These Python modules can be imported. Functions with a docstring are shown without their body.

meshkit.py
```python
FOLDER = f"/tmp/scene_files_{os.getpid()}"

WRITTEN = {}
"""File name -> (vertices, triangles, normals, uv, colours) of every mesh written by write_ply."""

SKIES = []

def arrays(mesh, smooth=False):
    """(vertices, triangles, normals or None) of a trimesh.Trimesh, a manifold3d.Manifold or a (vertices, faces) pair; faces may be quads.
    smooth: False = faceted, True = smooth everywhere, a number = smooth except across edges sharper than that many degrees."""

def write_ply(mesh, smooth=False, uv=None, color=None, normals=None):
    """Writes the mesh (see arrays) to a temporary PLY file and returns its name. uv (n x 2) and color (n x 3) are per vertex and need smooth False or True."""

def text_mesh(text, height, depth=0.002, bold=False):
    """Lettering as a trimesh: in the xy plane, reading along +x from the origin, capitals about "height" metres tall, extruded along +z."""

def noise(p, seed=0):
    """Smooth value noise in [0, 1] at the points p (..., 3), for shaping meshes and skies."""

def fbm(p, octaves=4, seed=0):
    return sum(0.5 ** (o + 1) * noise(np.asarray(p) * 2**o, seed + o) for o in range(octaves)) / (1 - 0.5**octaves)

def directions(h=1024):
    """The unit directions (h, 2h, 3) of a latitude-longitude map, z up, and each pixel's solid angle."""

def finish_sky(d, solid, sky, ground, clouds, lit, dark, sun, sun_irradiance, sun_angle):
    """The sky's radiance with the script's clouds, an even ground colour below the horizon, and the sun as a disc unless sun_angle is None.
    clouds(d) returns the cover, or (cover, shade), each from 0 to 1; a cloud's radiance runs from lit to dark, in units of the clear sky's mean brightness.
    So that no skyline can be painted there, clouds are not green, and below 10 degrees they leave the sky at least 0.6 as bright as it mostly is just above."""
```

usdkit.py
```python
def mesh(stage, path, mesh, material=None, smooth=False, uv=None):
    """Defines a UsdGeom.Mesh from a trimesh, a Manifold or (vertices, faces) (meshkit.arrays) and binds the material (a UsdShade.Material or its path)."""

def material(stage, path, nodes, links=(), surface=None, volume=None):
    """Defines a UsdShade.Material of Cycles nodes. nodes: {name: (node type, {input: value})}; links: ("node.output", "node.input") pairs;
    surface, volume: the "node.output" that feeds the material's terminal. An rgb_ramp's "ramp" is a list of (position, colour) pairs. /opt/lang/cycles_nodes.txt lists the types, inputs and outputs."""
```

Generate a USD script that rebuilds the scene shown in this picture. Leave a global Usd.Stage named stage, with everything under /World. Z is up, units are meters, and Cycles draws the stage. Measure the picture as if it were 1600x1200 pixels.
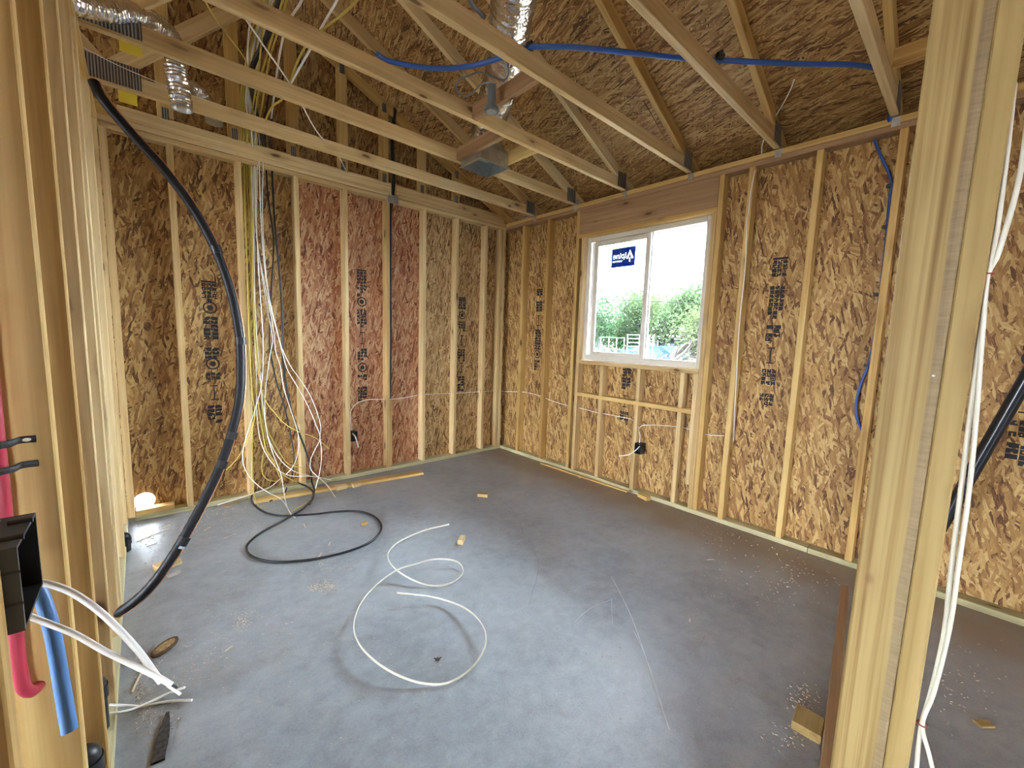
import math, random
import numpy as np, trimesh, usdkit, meshkit
from shapely.geometry import Polygon, Point, box as sbox
from shapely.ops import unary_union
from pxr import Usd, UsdGeom, UsdLux, UsdShade, Gf, Sdf, Vt

rnd = random.Random(7)
nrg = np.random.default_rng(7)
stage = Usd.Stage.CreateInMemory()
UsdGeom.SetStageUpAxis(stage, 'Z')
UsdGeom.SetStageMetersPerUnit(stage, 1.0)
UsdGeom.Xform.Define(stage, '/World')
UsdGeom.Scope.Define(stage, '/World/Looks')
V3 = lambda *a: np.array(a, float)

# ------------------------------------------------------------------ camera, sky, sun, exposure
FPX = 644.6242
CAM = V3(-3.360942, -3.927325, 1.421415)
YAW, PITCH, ROLL = 0.8377938, -0.1137850, 0.0318509
EXPOSURE = 4.58
SKY = (0.87, 0.96, 1.08)
SKY_I = 1.0
SUN_I = 1.2

fw = V3(math.cos(PITCH) * math.cos(YAW), math.cos(PITCH) * math.sin(YAW), math.sin(PITCH))
rt = np.cross(fw, [0, 0, 1]); rt /= np.linalg.norm(rt); up = np.cross(rt, fw)
rt, up = rt * math.cos(ROLL) + up * math.sin(ROLL), -rt * math.sin(ROLL) + up * math.cos(ROLL)
cam = UsdGeom.Camera.Define(stage, '/World/camera')
cam.CreateHorizontalApertureAttr(36.0); cam.CreateVerticalApertureAttr(27.0)
cam.CreateFocalLengthAttr(36.0 * FPX / 1600)
cam.CreateClippingRangeAttr(Gf.Vec2f(0.02, 500))
cam.CreateExposureAttr(EXPOSURE)
M = Gf.Matrix4d(*[float(v) for v in (*rt, 0, *up, 0, *(-fw), 0, *CAM, 1)])
cam.AddTransformOp().Set(M)

dome = UsdLux.DomeLight.Define(stage, '/World/sky')
dome.CreateColorAttr(Gf.Vec3f(*SKY)); dome.CreateIntensityAttr(SKY_I)
sun = UsdLux.DistantLight.Define(stage, '/World/sun')
sun.CreateAngleAttr(1.5); sun.CreateColorAttr(Gf.Vec3f(1.0, 0.93, 0.82)); sun.CreateIntensityAttr(SUN_I)
sd = V3(0.30, -0.58, -0.78); sd /= np.linalg.norm(sd)
zz = -sd; xx = np.cross([0, 0, 1], zz); xx /= np.linalg.norm(xx); yy = np.cross(zz, xx)
sun.AddTransformOp().Set(Gf.Matrix4d(*[float(v) for v in (*xx, 0, *yy, 0, *zz, 0, 0, 0, 20, 1)]))


def ray(px, py):
    return fw * FPX + rt * (px - 800) - up * (py - 600)

def on(axis, val, px, py):
    """Where the sight line of that spot of the photograph meets the plane axis = val (0 x, 1 y, 2 z)."""
    d = ray(px, py); return CAM + d * (val - CAM[axis]) / d[axis]

def flo(px, py, z=0.0): return on(2, z, px, py)
def away(px, py, t):
    d = ray(px, py); return CAM + d / np.linalg.norm(d) * t


# ------------------------------------------------------------------ helpers
used = {}
def numbered(parent, name):
    k = used.get((parent, name), -1) + 1
    used[(parent, name)] = k
    return f'{parent}/{name}' + (f'_{k:03d}' if k else '')

def tag(prim, label=None, cat=None, group=None, kind=None):
    for k, v in (('label', label), ('category', cat), ('group', group), ('kind', kind)):
        if v: prim.SetCustomDataByKey(k, v)
    return prim

def path(p): return '/World' if p is None else str(p.GetPath())

def obj(name, mesh, mat, parent=None, smooth=False):
    return usdkit.mesh(stage, numbered(path(parent), name), mesh, mat, smooth=smooth).GetPrim()

def group(name, label=None, cat=None, grp=None, kind=None, loc=None, parent=None):
    x = UsdGeom.Xform.Define(stage, numbered(path(parent), name))
    if loc is not None: x.AddTranslateOp().Set(Gf.Vec3d(*map(float, loc)))
    return tag(x.GetPrim(), label, cat, grp, kind)

def cat_mesh(parts):
    return trimesh.util.concatenate([p for p in parts if p is not None])

def bx(x0, x1, y0, y1, z0, z1):
    m = trimesh.creation.box([abs(x1 - x0), abs(y1 - y0), abs(z1 - z0)])
    m.apply_translation([(x0 + x1) / 2, (y0 + y1) / 2, (z0 + z1) / 2]); return m

def cbox(x0, x1, y0, y1, z0, z1, c=0.004):
    """A box with chamfered edges along its longest side."""
    s = np.array([abs(x1 - x0), abs(y1 - y0), abs(z1 - z0)]); k = int(np.argmax(s)); a, b = [i for i in range(3) if i != k]
    m = prism(s[a], s[b], s[k], c)
    T = np.zeros((4, 4)); T[3, 3] = 1; T[a, 0] = 1; T[b, 1] = 1; T[k, 2] = 1
    m.apply_transform(T)
    if np.linalg.det(T[:3, :3]) < 0: m.invert()
    m.apply_translation([(x0 + x1) / 2, (y0 + y1) / 2, (z0 + z1) / 2]); return m

def prism(w, d, L, c=0.003):
    """Lumber: a bar w x d, length L along z, centred, its long edges eased."""
    a, b = w / 2, d / 2; c = min(c, a * .5, b * .5)
    o = np.array([(-a + c, -b), (a - c, -b), (a, -b + c), (a, b - c), (a - c, b), (-a + c, b), (-a, b - c), (-a, -b + c)])
    v = np.vstack([np.c_[o, np.full(8, -L / 2)], np.c_[o, np.full(8, L / 2)]])
    f = []
    for i in range(8):
        j = (i + 1) % 8; f += [(i, j, j + 8), (i, j + 8, i + 8)]
    for i in range(1, 7): f += [(0, i + 1, i), (8, 8 + i, 8 + i + 1)]
    return trimesh.Trimesh(v, f, process=False)

def board(parent, name, p0, p1, w, d, wdir, mat, label=None):
    """Lumber from p0 to p1: w across wdir, d across the third direction. Grain follows its own axis."""
    p0, p1 = V3(*p0), V3(*p1); z = p1 - p0; L = np.linalg.norm(z); z /= L
    x = V3(*wdir); x = x - z * (x @ z); x /= np.linalg.norm(x); y = np.cross(z, x)
    m = usdkit.mesh(stage, numbered(path(parent), name), prism(w, d, L), mat)
    c = (p0 + p1) / 2
    m.AddTransformOp().Set(Gf.Matrix4d(*[float(v) for v in (*x, 0, *y, 0, *z, 0, *c, 1)]))
    pr = m.GetPrim()
    if label: tag(pr, label)
    return pr

def bxboard(parent, name, x0, x1, y0, y1, z0, z1, mat, label=None):
    """The same, given as an axis-aligned box; the grain runs along the longest side."""
    s = np.array([x1 - x0, y1 - y0, z1 - z0]); k = int(np.argmax(s)); c = V3(x0 + x1, y0 + y1, z0 + z1) / 2
    e = np.zeros(3); e[k] = s[k] / 2; a = (k + 1) % 3; b = (k + 2) % 3; wd = np.zeros(3); wd[a] = 1
    return board(parent, name, c - e, c + e, s[a], s[b], wd, mat, label)

def spline(pts, step=0.012, closed=False):
    P = np.array(pts, float)
    if len(P) == 2:
        n = max(2, int(np.linalg.norm(P[1] - P[0]) / step)); return P[0] + (P[1] - P[0]) * np.linspace(0, 1, n)[:, None]
    Q = np.vstack([2 * P[0] - P[1], P, 2 * P[-1] - P[-2]]); out = []
    for i in range(1, len(Q) - 2):
        p0, p1, p2, p3 = Q[i - 1:i + 3]
        d = [max(np.linalg.norm(b - a), 1e-5) ** .5 for a, b in ((p0, p1), (p1, p2), (p2, p3))]
        t0, t1 = 0, d[0]; t2 = t1 + d[1]; t3 = t2 + d[2]
        n = max(2, int(np.linalg.norm(p2 - p1) / step)); t = np.linspace(t1, t2, n, endpoint=False)[:, None]
        A1 = (t1 - t) / (t1 - t0) * p0 + (t - t0) / (t1 - t0) * p1
        A2 = (t2 - t) / (t2 - t1) * p1 + (t - t1) / (t2 - t1) * p2
        A3 = (t3 - t) / (t3 - t2) * p2 + (t - t2) / (t3 - t2) * p3
        B1 = (t2 - t) / (t2 - t0) * A1 + (t - t0) / (t2 - t0) * A2
        B2 = (t3 - t) / (t3 - t1) * A2 + (t - t1) / (t3 - t1) * A3
        out.append((t2 - t) / (t2 - t1) * B1 + (t - t1) / (t2 - t1) * B2)
    return np.vstack(out + [P[-1:]])

def tube(pts, r, sides=8, r2=None, smooth=True, hollow=False, upv=None):
    """A tube of radius r (a number or one per point) along pts; r2 makes it a flat cable."""
    p = np.asarray(pts, float); t = np.gradient(p, axis=0); t /= np.linalg.norm(t, axis=1, keepdims=True) + 1e-12
    u = np.cross(t[0], upv if upv is not None else ([0, 0, 1] if abs(t[0][2]) < .9 else [1, 0, 0])); u /= np.linalg.norm(u)
    U = []
    for k in range(len(p)):
        u = u - t[k] * (u @ t[k]); u /= np.linalg.norm(u); U.append(u)
    U = np.array(U); W = np.cross(t, U); R = np.broadcast_to(r, (len(p),))[:, None, None]
    R2 = R if r2 is None else np.broadcast_to(r2, (len(p),))[:, None, None]
    a = np.arange(sides) * 2 * np.pi / sides
    v = p[:, None] + R * np.cos(a)[None, :, None] * U[:, None] + R2 * np.sin(a)[None, :, None] * W[:, None]
    n = len(p); i, j = np.meshgrid(np.arange(n - 1), np.arange(sides), indexing='ij'); j2 = (j + 1) % sides
    q = np.stack([i * sides + j, i * sides + j2, (i + 1) * sides + j2, (i + 1) * sides + j], -1).reshape(-1, 4)
    f = np.vstack([q[:, [0, 1, 2]], q[:, [0, 2, 3]]]); v = v.reshape(-1, 3)
    if not hollow:
        caps = [(0, k + 1, k) for k in range(1, sides - 1)] + [((n - 1) * sides, (n - 1) * sides + k, (n - 1) * sides + k + 1) for k in range(1, sides - 1)]
        f = np.vstack([f, np.array(caps)])
    return trimesh.Trimesh(v, f, process=False)

def cable(name, pts, r, mat, label, cat='cable', grp=None, r2=None, sides=8, step=0.014, upv=None):
    return tag(obj(name, tube(spline(pts, step), r, sides, r2, upv=upv), mat, smooth=50), label, cat, grp)

def cyl(p0, p1, r, n=16):
    return trimesh.creation.cylinder(radius=r, segment=[V3(*p0), V3(*p1)], sections=n)

def plane_map(axis, off):
    """4x4 that takes a polygon in (u, v) extruded along w to the wall plane: axis 'y' -> (x, z), 'x' -> (y, z)."""
    T = np.zeros((4, 4)); T[3, 3] = 1
    if axis == 'y': T[0, 0] = 1; T[2, 1] = 1; T[1, 2] = 1; T[1, 3] = off
    else: T[1, 0] = 1; T[2, 1] = 1; T[0, 2] = 1; T[0, 3] = off
    return T

def sheet(poly, thick, axis, off):
    m = trimesh.creation.extrude_polygon(poly, thick, engine='earcut'); T = plane_map(axis, off); m.apply_transform(T)
    if np.linalg.det(T[:3, :3]) < 0: m.invert()
    return m


# ------------------------------------------------------------------ materials
def mat(name, nodes, links, surface='p.BSDF'):
    return usdkit.material(stage, '/World/Looks/' + name, nodes, links, surface=surface)

def plain(name, col, rough=0.5, metal=0.0, spec=0.5, noise=0.0, nscale=30):
    n = {'p': ('principled_bsdf', dict(base_color=col, roughness=rough, metallic=metal, specular_ior_level=spec))}; l = []
    if noise:
        n['tc'] = ('texture_coordinate', {}); n['nz'] = ('noise_texture', dict(scale=nscale, detail=3.0))
        n['r'] = ('rgb_ramp', {'ramp': [(0.3, tuple(c * (1 - noise) for c in col)), (0.7, tuple(min(1, c * (1 + noise)) for c in col))]})
        l = [('tc.object', 'nz.vector'), ('nz.fac', 'r.fac'), ('r.color', 'p.base_color')]
    return mat(name, n, l)

def osb(name, ramp, axes, seed=0.0, slope=None, rot0=0.0, long=0.078, wide=0.0125):
    """Oriented strand board: layers of long flakes at different angles, one over another. axes picks the two world axes of the sheet."""
    n = {'g': ('geometry', {}), 's': ('separate_xyz', {}), 'c': ('combine_xyz', {}),
         'wn': ('noise_texture', dict(dimensions='2D', scale=28.0, detail=1.0)),
         'wo': ('vector_math', dict(math_type='subtract', vector2=(.5, .5, .5))), 'ws': ('vector_math', dict(math_type='scale', scale=0.012)),
         'wv': ('vector_math', dict(math_type='add'))}
    l = [('g.position', 's.vector'), (f's.{axes[0]}', 'c.x'), (f's.{axes[1]}', 'c.y'), ('c.vector', 'wn.vector'), ('wn.color', 'wo.vector1'), ('wo.vector', 'ws.vector1'), ('c.vector', 'wv.vector1'), ('ws.vector', 'wv.vector2')]
    angs = [90, 58, 122, 30, 104, 76]
    for k, a in enumerate(angs):
        sc = (1.0 + .35 * ((k * 37) % 5) / 5)
        n[f'm{k}'] = ('mapping', dict(mapping_type='texture', location=(seed + 1.7 * k, 3.1 * k + seed, 0), rotation=(0, 0, math.radians(a + rot0)), scale=(long * sc, wide * sc, 1)))
        n[f'v{k}'] = ('voronoi_texture', dict(dimensions='2D', scale=1.0, randomness=1.0))
        n[f'x{k}'] = ('separate_color', {})
        n[f'f{k}'] = ('noise_texture', dict(dimensions='2D', scale=2.6, detail=0.0))
        n[f't{k}'] = ('math', dict(math_type='multiply_add', value2=0.34))
        n[f'o{k}'] = ('math', dict(math_type='subtract', value2=0.17))
        l += [('wv.vector', f'm{k}.vector'), (f'm{k}.vector', f'v{k}.vector'), (f'v{k}.color', f'x{k}.color'), (f'm{k}.vector', f'f{k}.vector'), (f'f{k}.fac', f't{k}.value1'), (f'x{k}.g', f't{k}.value3'), (f't{k}.value', f'o{k}.value1')]
        if k:
            n[f'th{k}'] = ('math', dict(math_type='greater_than', value2=0.52))
            n[f'mx{k}'] = ('mix_float', {})
            l += [(f'x{k}.r', f'th{k}.value1'), (f'th{k}.value', f'mx{k}.fac'), ((f'mx{k-1}.result' if k > 1 else 'o0.value'), f'mx{k}.a'), (f'o{k}.value', f'mx{k}.b')]
    last = f'mx{len(angs)-1}.result'
    n['big'] = ('noise_texture', dict(dimensions='2D', scale=3.0, detail=2.0)); n['bm'] = ('math', dict(math_type='multiply_add', value2=0.3)); n['bs'] = ('math', dict(math_type='subtract', value2=0.15))
    n['r'] = ('rgb_ramp', {'ramp': ramp})
    n['b'] = ('bump', dict(strength=0.25, distance=0.0022))
    n['p'] = ('principled_bsdf', dict(roughness=0.62, specular_ior_level=0.35))
    l += [('c.vector', 'big.vector'), ('big.fac', 'bm.value1'), (last, 'bm.value3'), ('bm.value', 'bs.value1'), ('bs.value', 'r.fac'), ('r.color', 'p.base_color'), (last, 'b.height'), ('b.normal', 'p.normal')]
    return mat(name, n, l)

def lumber(name, lo, mid, hi, knot=(.10, .045, .015), rough=0.6):
    n = {'tc': ('texture_coordinate', {}), 'oi': ('object_info', {}), 'of': ('vector_math', dict(math_type='scale', scale=9.0)), 'ad': ('vector_math', dict(math_type='add')),
         'cx': ('combine_xyz', {}),
         'm1': ('mapping', dict(scale=(70, 70, 1.6))), 'n1': ('noise_texture', dict(scale=1.0, detail=3.0, roughness=.6)),
         'm2': ('mapping', dict(scale=(24, 24, .9))), 'n2': ('noise_texture', dict(scale=1.0, detail=2.0, distortion=1.2)),
         'a': ('math', dict(math_type='multiply_add', value2=0.42)), 'a2': ('math', dict(math_type='multiply', value2=0.58)),
         'rs': ('math', dict(math_type='multiply_add', value2=0.26)), 'ro': ('math', dict(math_type='subtract', value2=0.13)),
         'r': ('rgb_ramp', {'ramp': [(0.22, lo), (0.48, mid), (0.72, hi)]}),
         'mk': ('mapping', dict(scale=(8, 8, 3.0))), 'wk': ('noise_texture', dict(scale=6.0, detail=1.0)), 'wks': ('vector_math', dict(math_type='scale', scale=0.10)), 'wka': ('vector_math', dict(math_type='add')),
         'k': ('voronoi_texture', dict(dimensions='3D', scale=1.0)), 'kc': ('separate_color', {}),
         'kr': ('math', dict(math_type='multiply_add', value2=0.11, value3=0.035)), 'kd': ('math', dict(math_type='divide')),
         'kf': ('map_range', dict(range_type='smoothstep', from_min=0.55, from_max=1.25, to_min=0.85, to_max=0.0, clamp=True)),
         'kh': ('map_range', dict(range_type='smoothstep', from_min=0.8, from_max=3.2, to_min=0.35, to_max=0.0, clamp=True)),
         'x1': ('mix', dict(color2=tuple(.55 * a + .45 * b for a, b in zip(knot, lo)))), 'x2': ('mix', dict(color2=knot)),
         'b': ('bump', dict(strength=0.12, distance=0.002)),
         'p': ('principled_bsdf', dict(roughness=rough, specular_ior_level=0.3))}
    l = [('oi.random', 'cx.x'), ('oi.random', 'cx.y'), ('oi.random', 'cx.z'), ('cx.vector', 'of.vector1'), ('tc.object', 'ad.vector1'), ('of.vector', 'ad.vector2'),
         ('ad.vector', 'm1.vector'), ('m1.vector', 'n1.vector'), ('ad.vector', 'm2.vector'), ('m2.vector', 'n2.vector'),
         ('n2.fac', 'a2.value1'), ('n1.fac', 'a.value1'), ('a2.value', 'a.value3'), ('oi.random', 'rs.value1'), ('a.value', 'rs.value3'), ('rs.value', 'ro.value1'), ('ro.value', 'r.fac'),
         ('ad.vector', 'mk.vector'), ('mk.vector', 'wk.vector'), ('wk.color', 'wks.vector1'), ('mk.vector', 'wka.vector1'), ('wks.vector', 'wka.vector2'), ('wka.vector', 'k.vector'), ('k.color', 'kc.color'), ('kc.r', 'kr.value1'), ('k.distance', 'kd.value1'), ('kr.value', 'kd.value2'),
         ('kd.value', 'kf.value'), ('kd.value', 'kh.value'), ('kh.result', 'x1.fac'), ('r.color', 'x1.color1'), ('kf.result', 'x2.fac'), ('x1.color', 'x2.color1'), ('x2.color', 'p.base_color'), ('n1.fac', 'b.height'), ('b.normal', 'p.normal')]
    return mat(name, n, l)

TAN = [(0.0, (.105, .045, .015)), (0.07, (.175, .074, .025)), (0.24, (.29, .148, .050)), (0.60, (.41, .235, .073)), (1.0, (.58, .40, .165))]
BRN = [(0.0, (.085, .036, .012)), (0.07, (.15, .062, .021)), (0.24, (.25, .125, .043)), (0.60, (.365, .203, .065)), (1.0, (.52, .35, .14))]
RED = [(0.0, (.12, .036, .016)), (0.07, (.23, .068, .028)), (0.24, (.345, .130, .056)), (0.60, (.44, .205, .094)), (1.0, (.58, .38, .21))]
GLD = [(0.0, (.115, .054, .018)), (0.07, (.21, .100, .034)), (0.24, (.35, .195, .072)), (0.60, (.47, .290, .118)), (1.0, (.63, .46, .23))]
osb_back = [osb('osb_brown_back', BRN, 'xz', 0.0), osb('osb_red_back', RED, 'xz', 5.3), osb('osb_gold_back', GLD, 'xz', 9.1)]
osb_right = osb('osb_tan_right', TAN, 'yz', 2.2)
osb_gable = osb('osb_dark_gable', BRN, 'xz', 13.0)
osb_roof = osb('osb_roof', BRN, 'xy', 4.4, rot0=0, long=0.10, wide=0.0085)
pine = lumber('pine_pale', (.42, .265, .105), (.60, .425, .195), (.73, .575, .31))
pine_warm = lumber('pine_warm', (.37, .205, .06), (.55, .35, .115), (.68, .485, .19))
pine_post = lumber('pine_straw', (.23, .138, .045), (.34, .23, .08), (.42, .30, .122))
post_wood = mat('post_wood', {
    'tc': ('texture_coordinate', {}), 's': ('separate_xyz', {}), 'm1': ('mapping', dict(scale=(150, 150, 1.2))), 'n1': ('noise_texture', dict(scale=1.0, detail=3.0, roughness=.6)),
    'm2': ('mapping', dict(scale=(55, 55, .8))), 'n2': ('noise_texture', dict(scale=1.0, detail=2.0, distortion=.8)),
    'a': ('math', dict(math_type='multiply_add', value2=.45)), 'a2': ('math', dict(math_type='multiply', value2=.55)),
    'r': ('rgb_ramp', {'ramp': [(.32, (.20, .118, .038)), (.46, (.31, .205, .072)), (.60, (.40, .285, .115))]}),
    'bm': ('mapping', dict(scale=(10, 10, 5.0))), 'bn': ('noise_texture', dict(scale=1.0, detail=4.0)), 'bo': ('math', dict(math_type='multiply_add', value2=.012)), 'bf': ('map_range', dict(range_type='smoothstep', from_min=-.0235, from_max=-.0185, to_min=.62, to_max=0.0, clamp=True)),
    'fm': ('mapping', dict(scale=(20, 20, 160))), 'fn': ('noise_texture', dict(scale=1.0, detail=2.0)), 'fr': ('rgb_ramp', {'ramp': [(.3, (.17, .125, .085)), (.7, (.27, .20, .13))]}), 'x': ('mix', {}),
    'mk': ('mapping', dict(scale=(8, 8, 5.0))), 'k': ('voronoi_texture', dict(dimensions='3D', scale=1.0)), 'kf': ('map_range', dict(range_type='smoothstep', from_min=.05, from_max=.13, to_min=.8, to_max=0.0, clamp=True)), 'kx': ('mix', dict(color2=(.14, .075, .028))),
    'kh': ('map_range', dict(range_type='smoothstep', from_min=.05, from_max=.32, to_min=.35, to_max=0.0, clamp=True)), 'hx': ('mix', dict(color2=(.33, .20, .085))),
    'b': ('bump', dict(strength=.15, distance=.002)), 'p': ('principled_bsdf', dict(roughness=.6, specular_ior_level=.3))},
    [('tc.object', 's.vector'), ('tc.object', 'm1.vector'), ('m1.vector', 'n1.vector'), ('tc.object', 'm2.vector'), ('m2.vector', 'n2.vector'), ('n2.fac', 'a2.value1'), ('n1.fac', 'a.value1'), ('a2.value', 'a.value3'), ('a.value', 'r.fac'),
     ('tc.object', 'bm.vector'), ('bm.vector', 'bn.vector'), ('bn.fac', 'bo.value1'), ('s.y', 'bo.value3'), ('bo.value', 'bf.value'), ('tc.object', 'fm.vector'), ('fm.vector', 'fn.vector'), ('fn.fac', 'fr.fac'), ('bf.result', 'x.fac'), ('hx.color', 'x.color1'), ('fr.color', 'x.color2'),
     ('tc.object', 'mk.vector'), ('mk.vector', 'k.vector'), ('k.distance', 'kh.value'), ('kh.result', 'hx.fac'), ('r.color', 'hx.color1'), ('k.distance', 'kf.value'), ('kf.result', 'kx.fac'), ('x.color', 'kx.color1'), ('kx.color', 'p.base_color'), ('n1.fac', 'b.height'), ('b.normal', 'p.normal')])
pine_brown = lumber('pine_brown', (.22, .115, .05), (.32, .185, .09), (.41, .265, .14))
treated = lumber('pine_treated', (.30, .27, .13), (.44, .40, .22), (.55, .50, .30))
concrete = mat('concrete', {
    'g': ('geometry', {}), 'n1': ('noise_texture', dict(scale=1.3, detail=5.0, roughness=.6)), 'n2': ('noise_texture', dict(scale=14.0, detail=5.0, roughness=.7)), 'n3': ('noise_texture', dict(scale=120.0, detail=2.0)),
    'a': ('math', dict(math_type='multiply_add', value2=.5)), 'a0': ('math', dict(math_type='multiply', value2=.35)), 'a1': ('math', dict(math_type='multiply_add', value2=.15)),
    'r': ('rgb_ramp', {'ramp': [(0.33, (.185, .205, .225)), (0.5, (.31, .337, .365)), (0.68, (.43, .465, .50))]}),
    's': ('separate_xyz', {}), 'dn': ('noise_texture', dict(scale=3.5, detail=4.0, roughness=.65)), 'dm': ('math', dict(math_type='multiply_add', value2=0.7)),
    'df': ('map_range', dict(range_type='smoothstep', from_min=-0.30, from_max=0.22, to_min=0.0, to_max=0.75, clamp=True)), 'dx': ('mix', dict(color2=(.24, .165, .10))),
    'rr': ('map_range', dict(from_min=.3, from_max=.7, to_min=.34, to_max=.5, clamp=True)),
    'b': ('bump', dict(strength=.15, distance=.004)), 'p': ('principled_bsdf', dict(specular_ior_level=.6))},
    [('g.position', 'n1.vector'), ('g.position', 'n2.vector'), ('g.position', 'n3.vector'), ('n2.fac', 'a0.value1'), ('n1.fac', 'a.value1'), ('a0.value', 'a.value3'), ('n3.fac', 'a1.value1'), ('a.value', 'a1.value3'), ('a1.value', 'r.fac'),
     ('g.position', 's.vector'), ('g.position', 'dn.vector'), ('dn.fac', 'dm.value1'), ('s.x', 'dm.value3'), ('dm.value', 'df.value'), ('df.result', 'dx.fac'), ('r.color', 'dx.color1'), ('dx.color', 'p.base_color'), ('n2.fac', 'rr.value'), ('rr.result', 'p.roughness'), ('n3.fac', 'b.height'), ('b.normal', 'p.normal')])
white_pvc = plain('white_pvc', (.78, .77, .72), .38)
cream_pvc = plain('cream_pvc', (.66, .63, .52), .4)
yellow_pvc = plain('yellow_pvc', (.55, .42, .07), .4)
black_pvc = plain('black_pvc', (.012, .013, .015), .42)
black_foam = plain('black_foam', (.007, .008, .010), .5, spec=.35)
copper = plain('copper', (.80, .42, .28), .35, 1.0)
blue_pex = plain('blue_pex', (.03, .10, .36), .35)
blue_pex_light = plain('blue_pex_light', (.10, .25, .55), .35)
red_pex = plain('red_pex', (.40, .028, .055), .42)
grey_plastic = plain('grey_plastic', (.14, .16, .16), .5)
grey_wire = plain('grey_wire', (.16, .19, .24), .45)
dark_box = plain('dark_box_plastic', (.020, .022, .023), .55)
grey_box = plain('grey_box_plastic', (.055, .058, .056), .6)
ink = plain('stamp_ink', (.010, .009, .010), .7)
red_tie = plain('red_tie', (.35, .03, .03), .5)
yellow_tag = plain('yellow_tag', (.80, .62, .06), .7)
vinyl = plain('almond_vinyl', (.66, .62, .52), .4)
white_strip = plain('white_strip', (.85, .87, .88), .35)
paper = plain('paper', (.70, .64, .55), .8)
nail_white = plain('nail_head', (.8, .8, .75), .4)
crack_dark = plain('crack_dark', (.19, .20, .21), .9)
scratch_pale = plain('scratch_pale', (.55, .58, .60), .8)
felt_black = plain('roof_felt', (.02, .02, .022), .9)
housewrap = plain('house_wrap', (.25, .22, .18), .8)
sawdust_m = plain('sawdust', (.62, .54, .41), .9, noise=.3, nscale=50)
chip_pale = plain('chip_pale', (.70, .58, .40), .85)
bark_m = plain('bark_brown', (.11, .062, .028), .9, noise=.5, nscale=60)
galv = plain('galvanised', (.52, .55, .55), .38, 1.0, noise=.12, nscale=25)
plate_m = mat('nail_plate_steel', {'tc': ('texture_coordinate', {}), 'w': ('wave_texture', dict(bands_direction='x', scale=24.0)), 'r': ('rgb_ramp', {'ramp': [(0.3, (.07, .068, .065)), (0.7, (.32, .31, .29))]}), 'b': ('bump', dict(strength=.5, distance=.004)), 'p': ('principled_bsdf', dict(metallic=.6, roughness=.5))},
              [('tc.object', 'w.vector'), ('w.fac', 'r.fac'), ('r.color', 'p.base_color'), ('w.fac', 'b.height'), ('b.normal', 'p.normal')])
foil = mat('foil', {'g': ('geometry', {}), 'n': ('noise_texture', dict(scale=30.0, detail=2.0, roughness=.6)), 'b': ('bump', dict(strength=.6, distance=.016)), 'p': ('principled_bsdf', dict(base_color=(.86, .87, .88), metallic=1.0, roughness=.19))},
           [('g.position', 'n.vector'), ('n.fac', 'b.height'), ('b.normal', 'p.normal')])
def pane_mat(name, tint):
    return mat(name, {'t': ('transparent_bsdf', dict(color=tint)), 'g': ('glossy_bsdf', dict(color=(.9, .95, 1), roughness=.02)), 'f': ('fresnel', dict(IOR=1.45)), 'm': ('mix_closure', {})},
               [('f.fac', 'm.fac'), ('t.BSDF', 'm.closure1'), ('g.BSDF', 'm.closure2')], 'm.closure')
glass = pane_mat('clear_glass', (.985, .99, .99)); glass_tint = pane_mat('tinted_glass', (.86, .945, .955))
def backlit(name, col, tr):
    return mat(name, {'d': ('diffuse_bsdf', dict(color=col)), 't': ('translucent_bsdf', dict(color=tr)), 'm': ('mix_closure', dict(fac=.5))}, [('d.BSDF', 'm.closure1'), ('t.BSDF', 'm.closure2')], 'm.closure')
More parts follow.
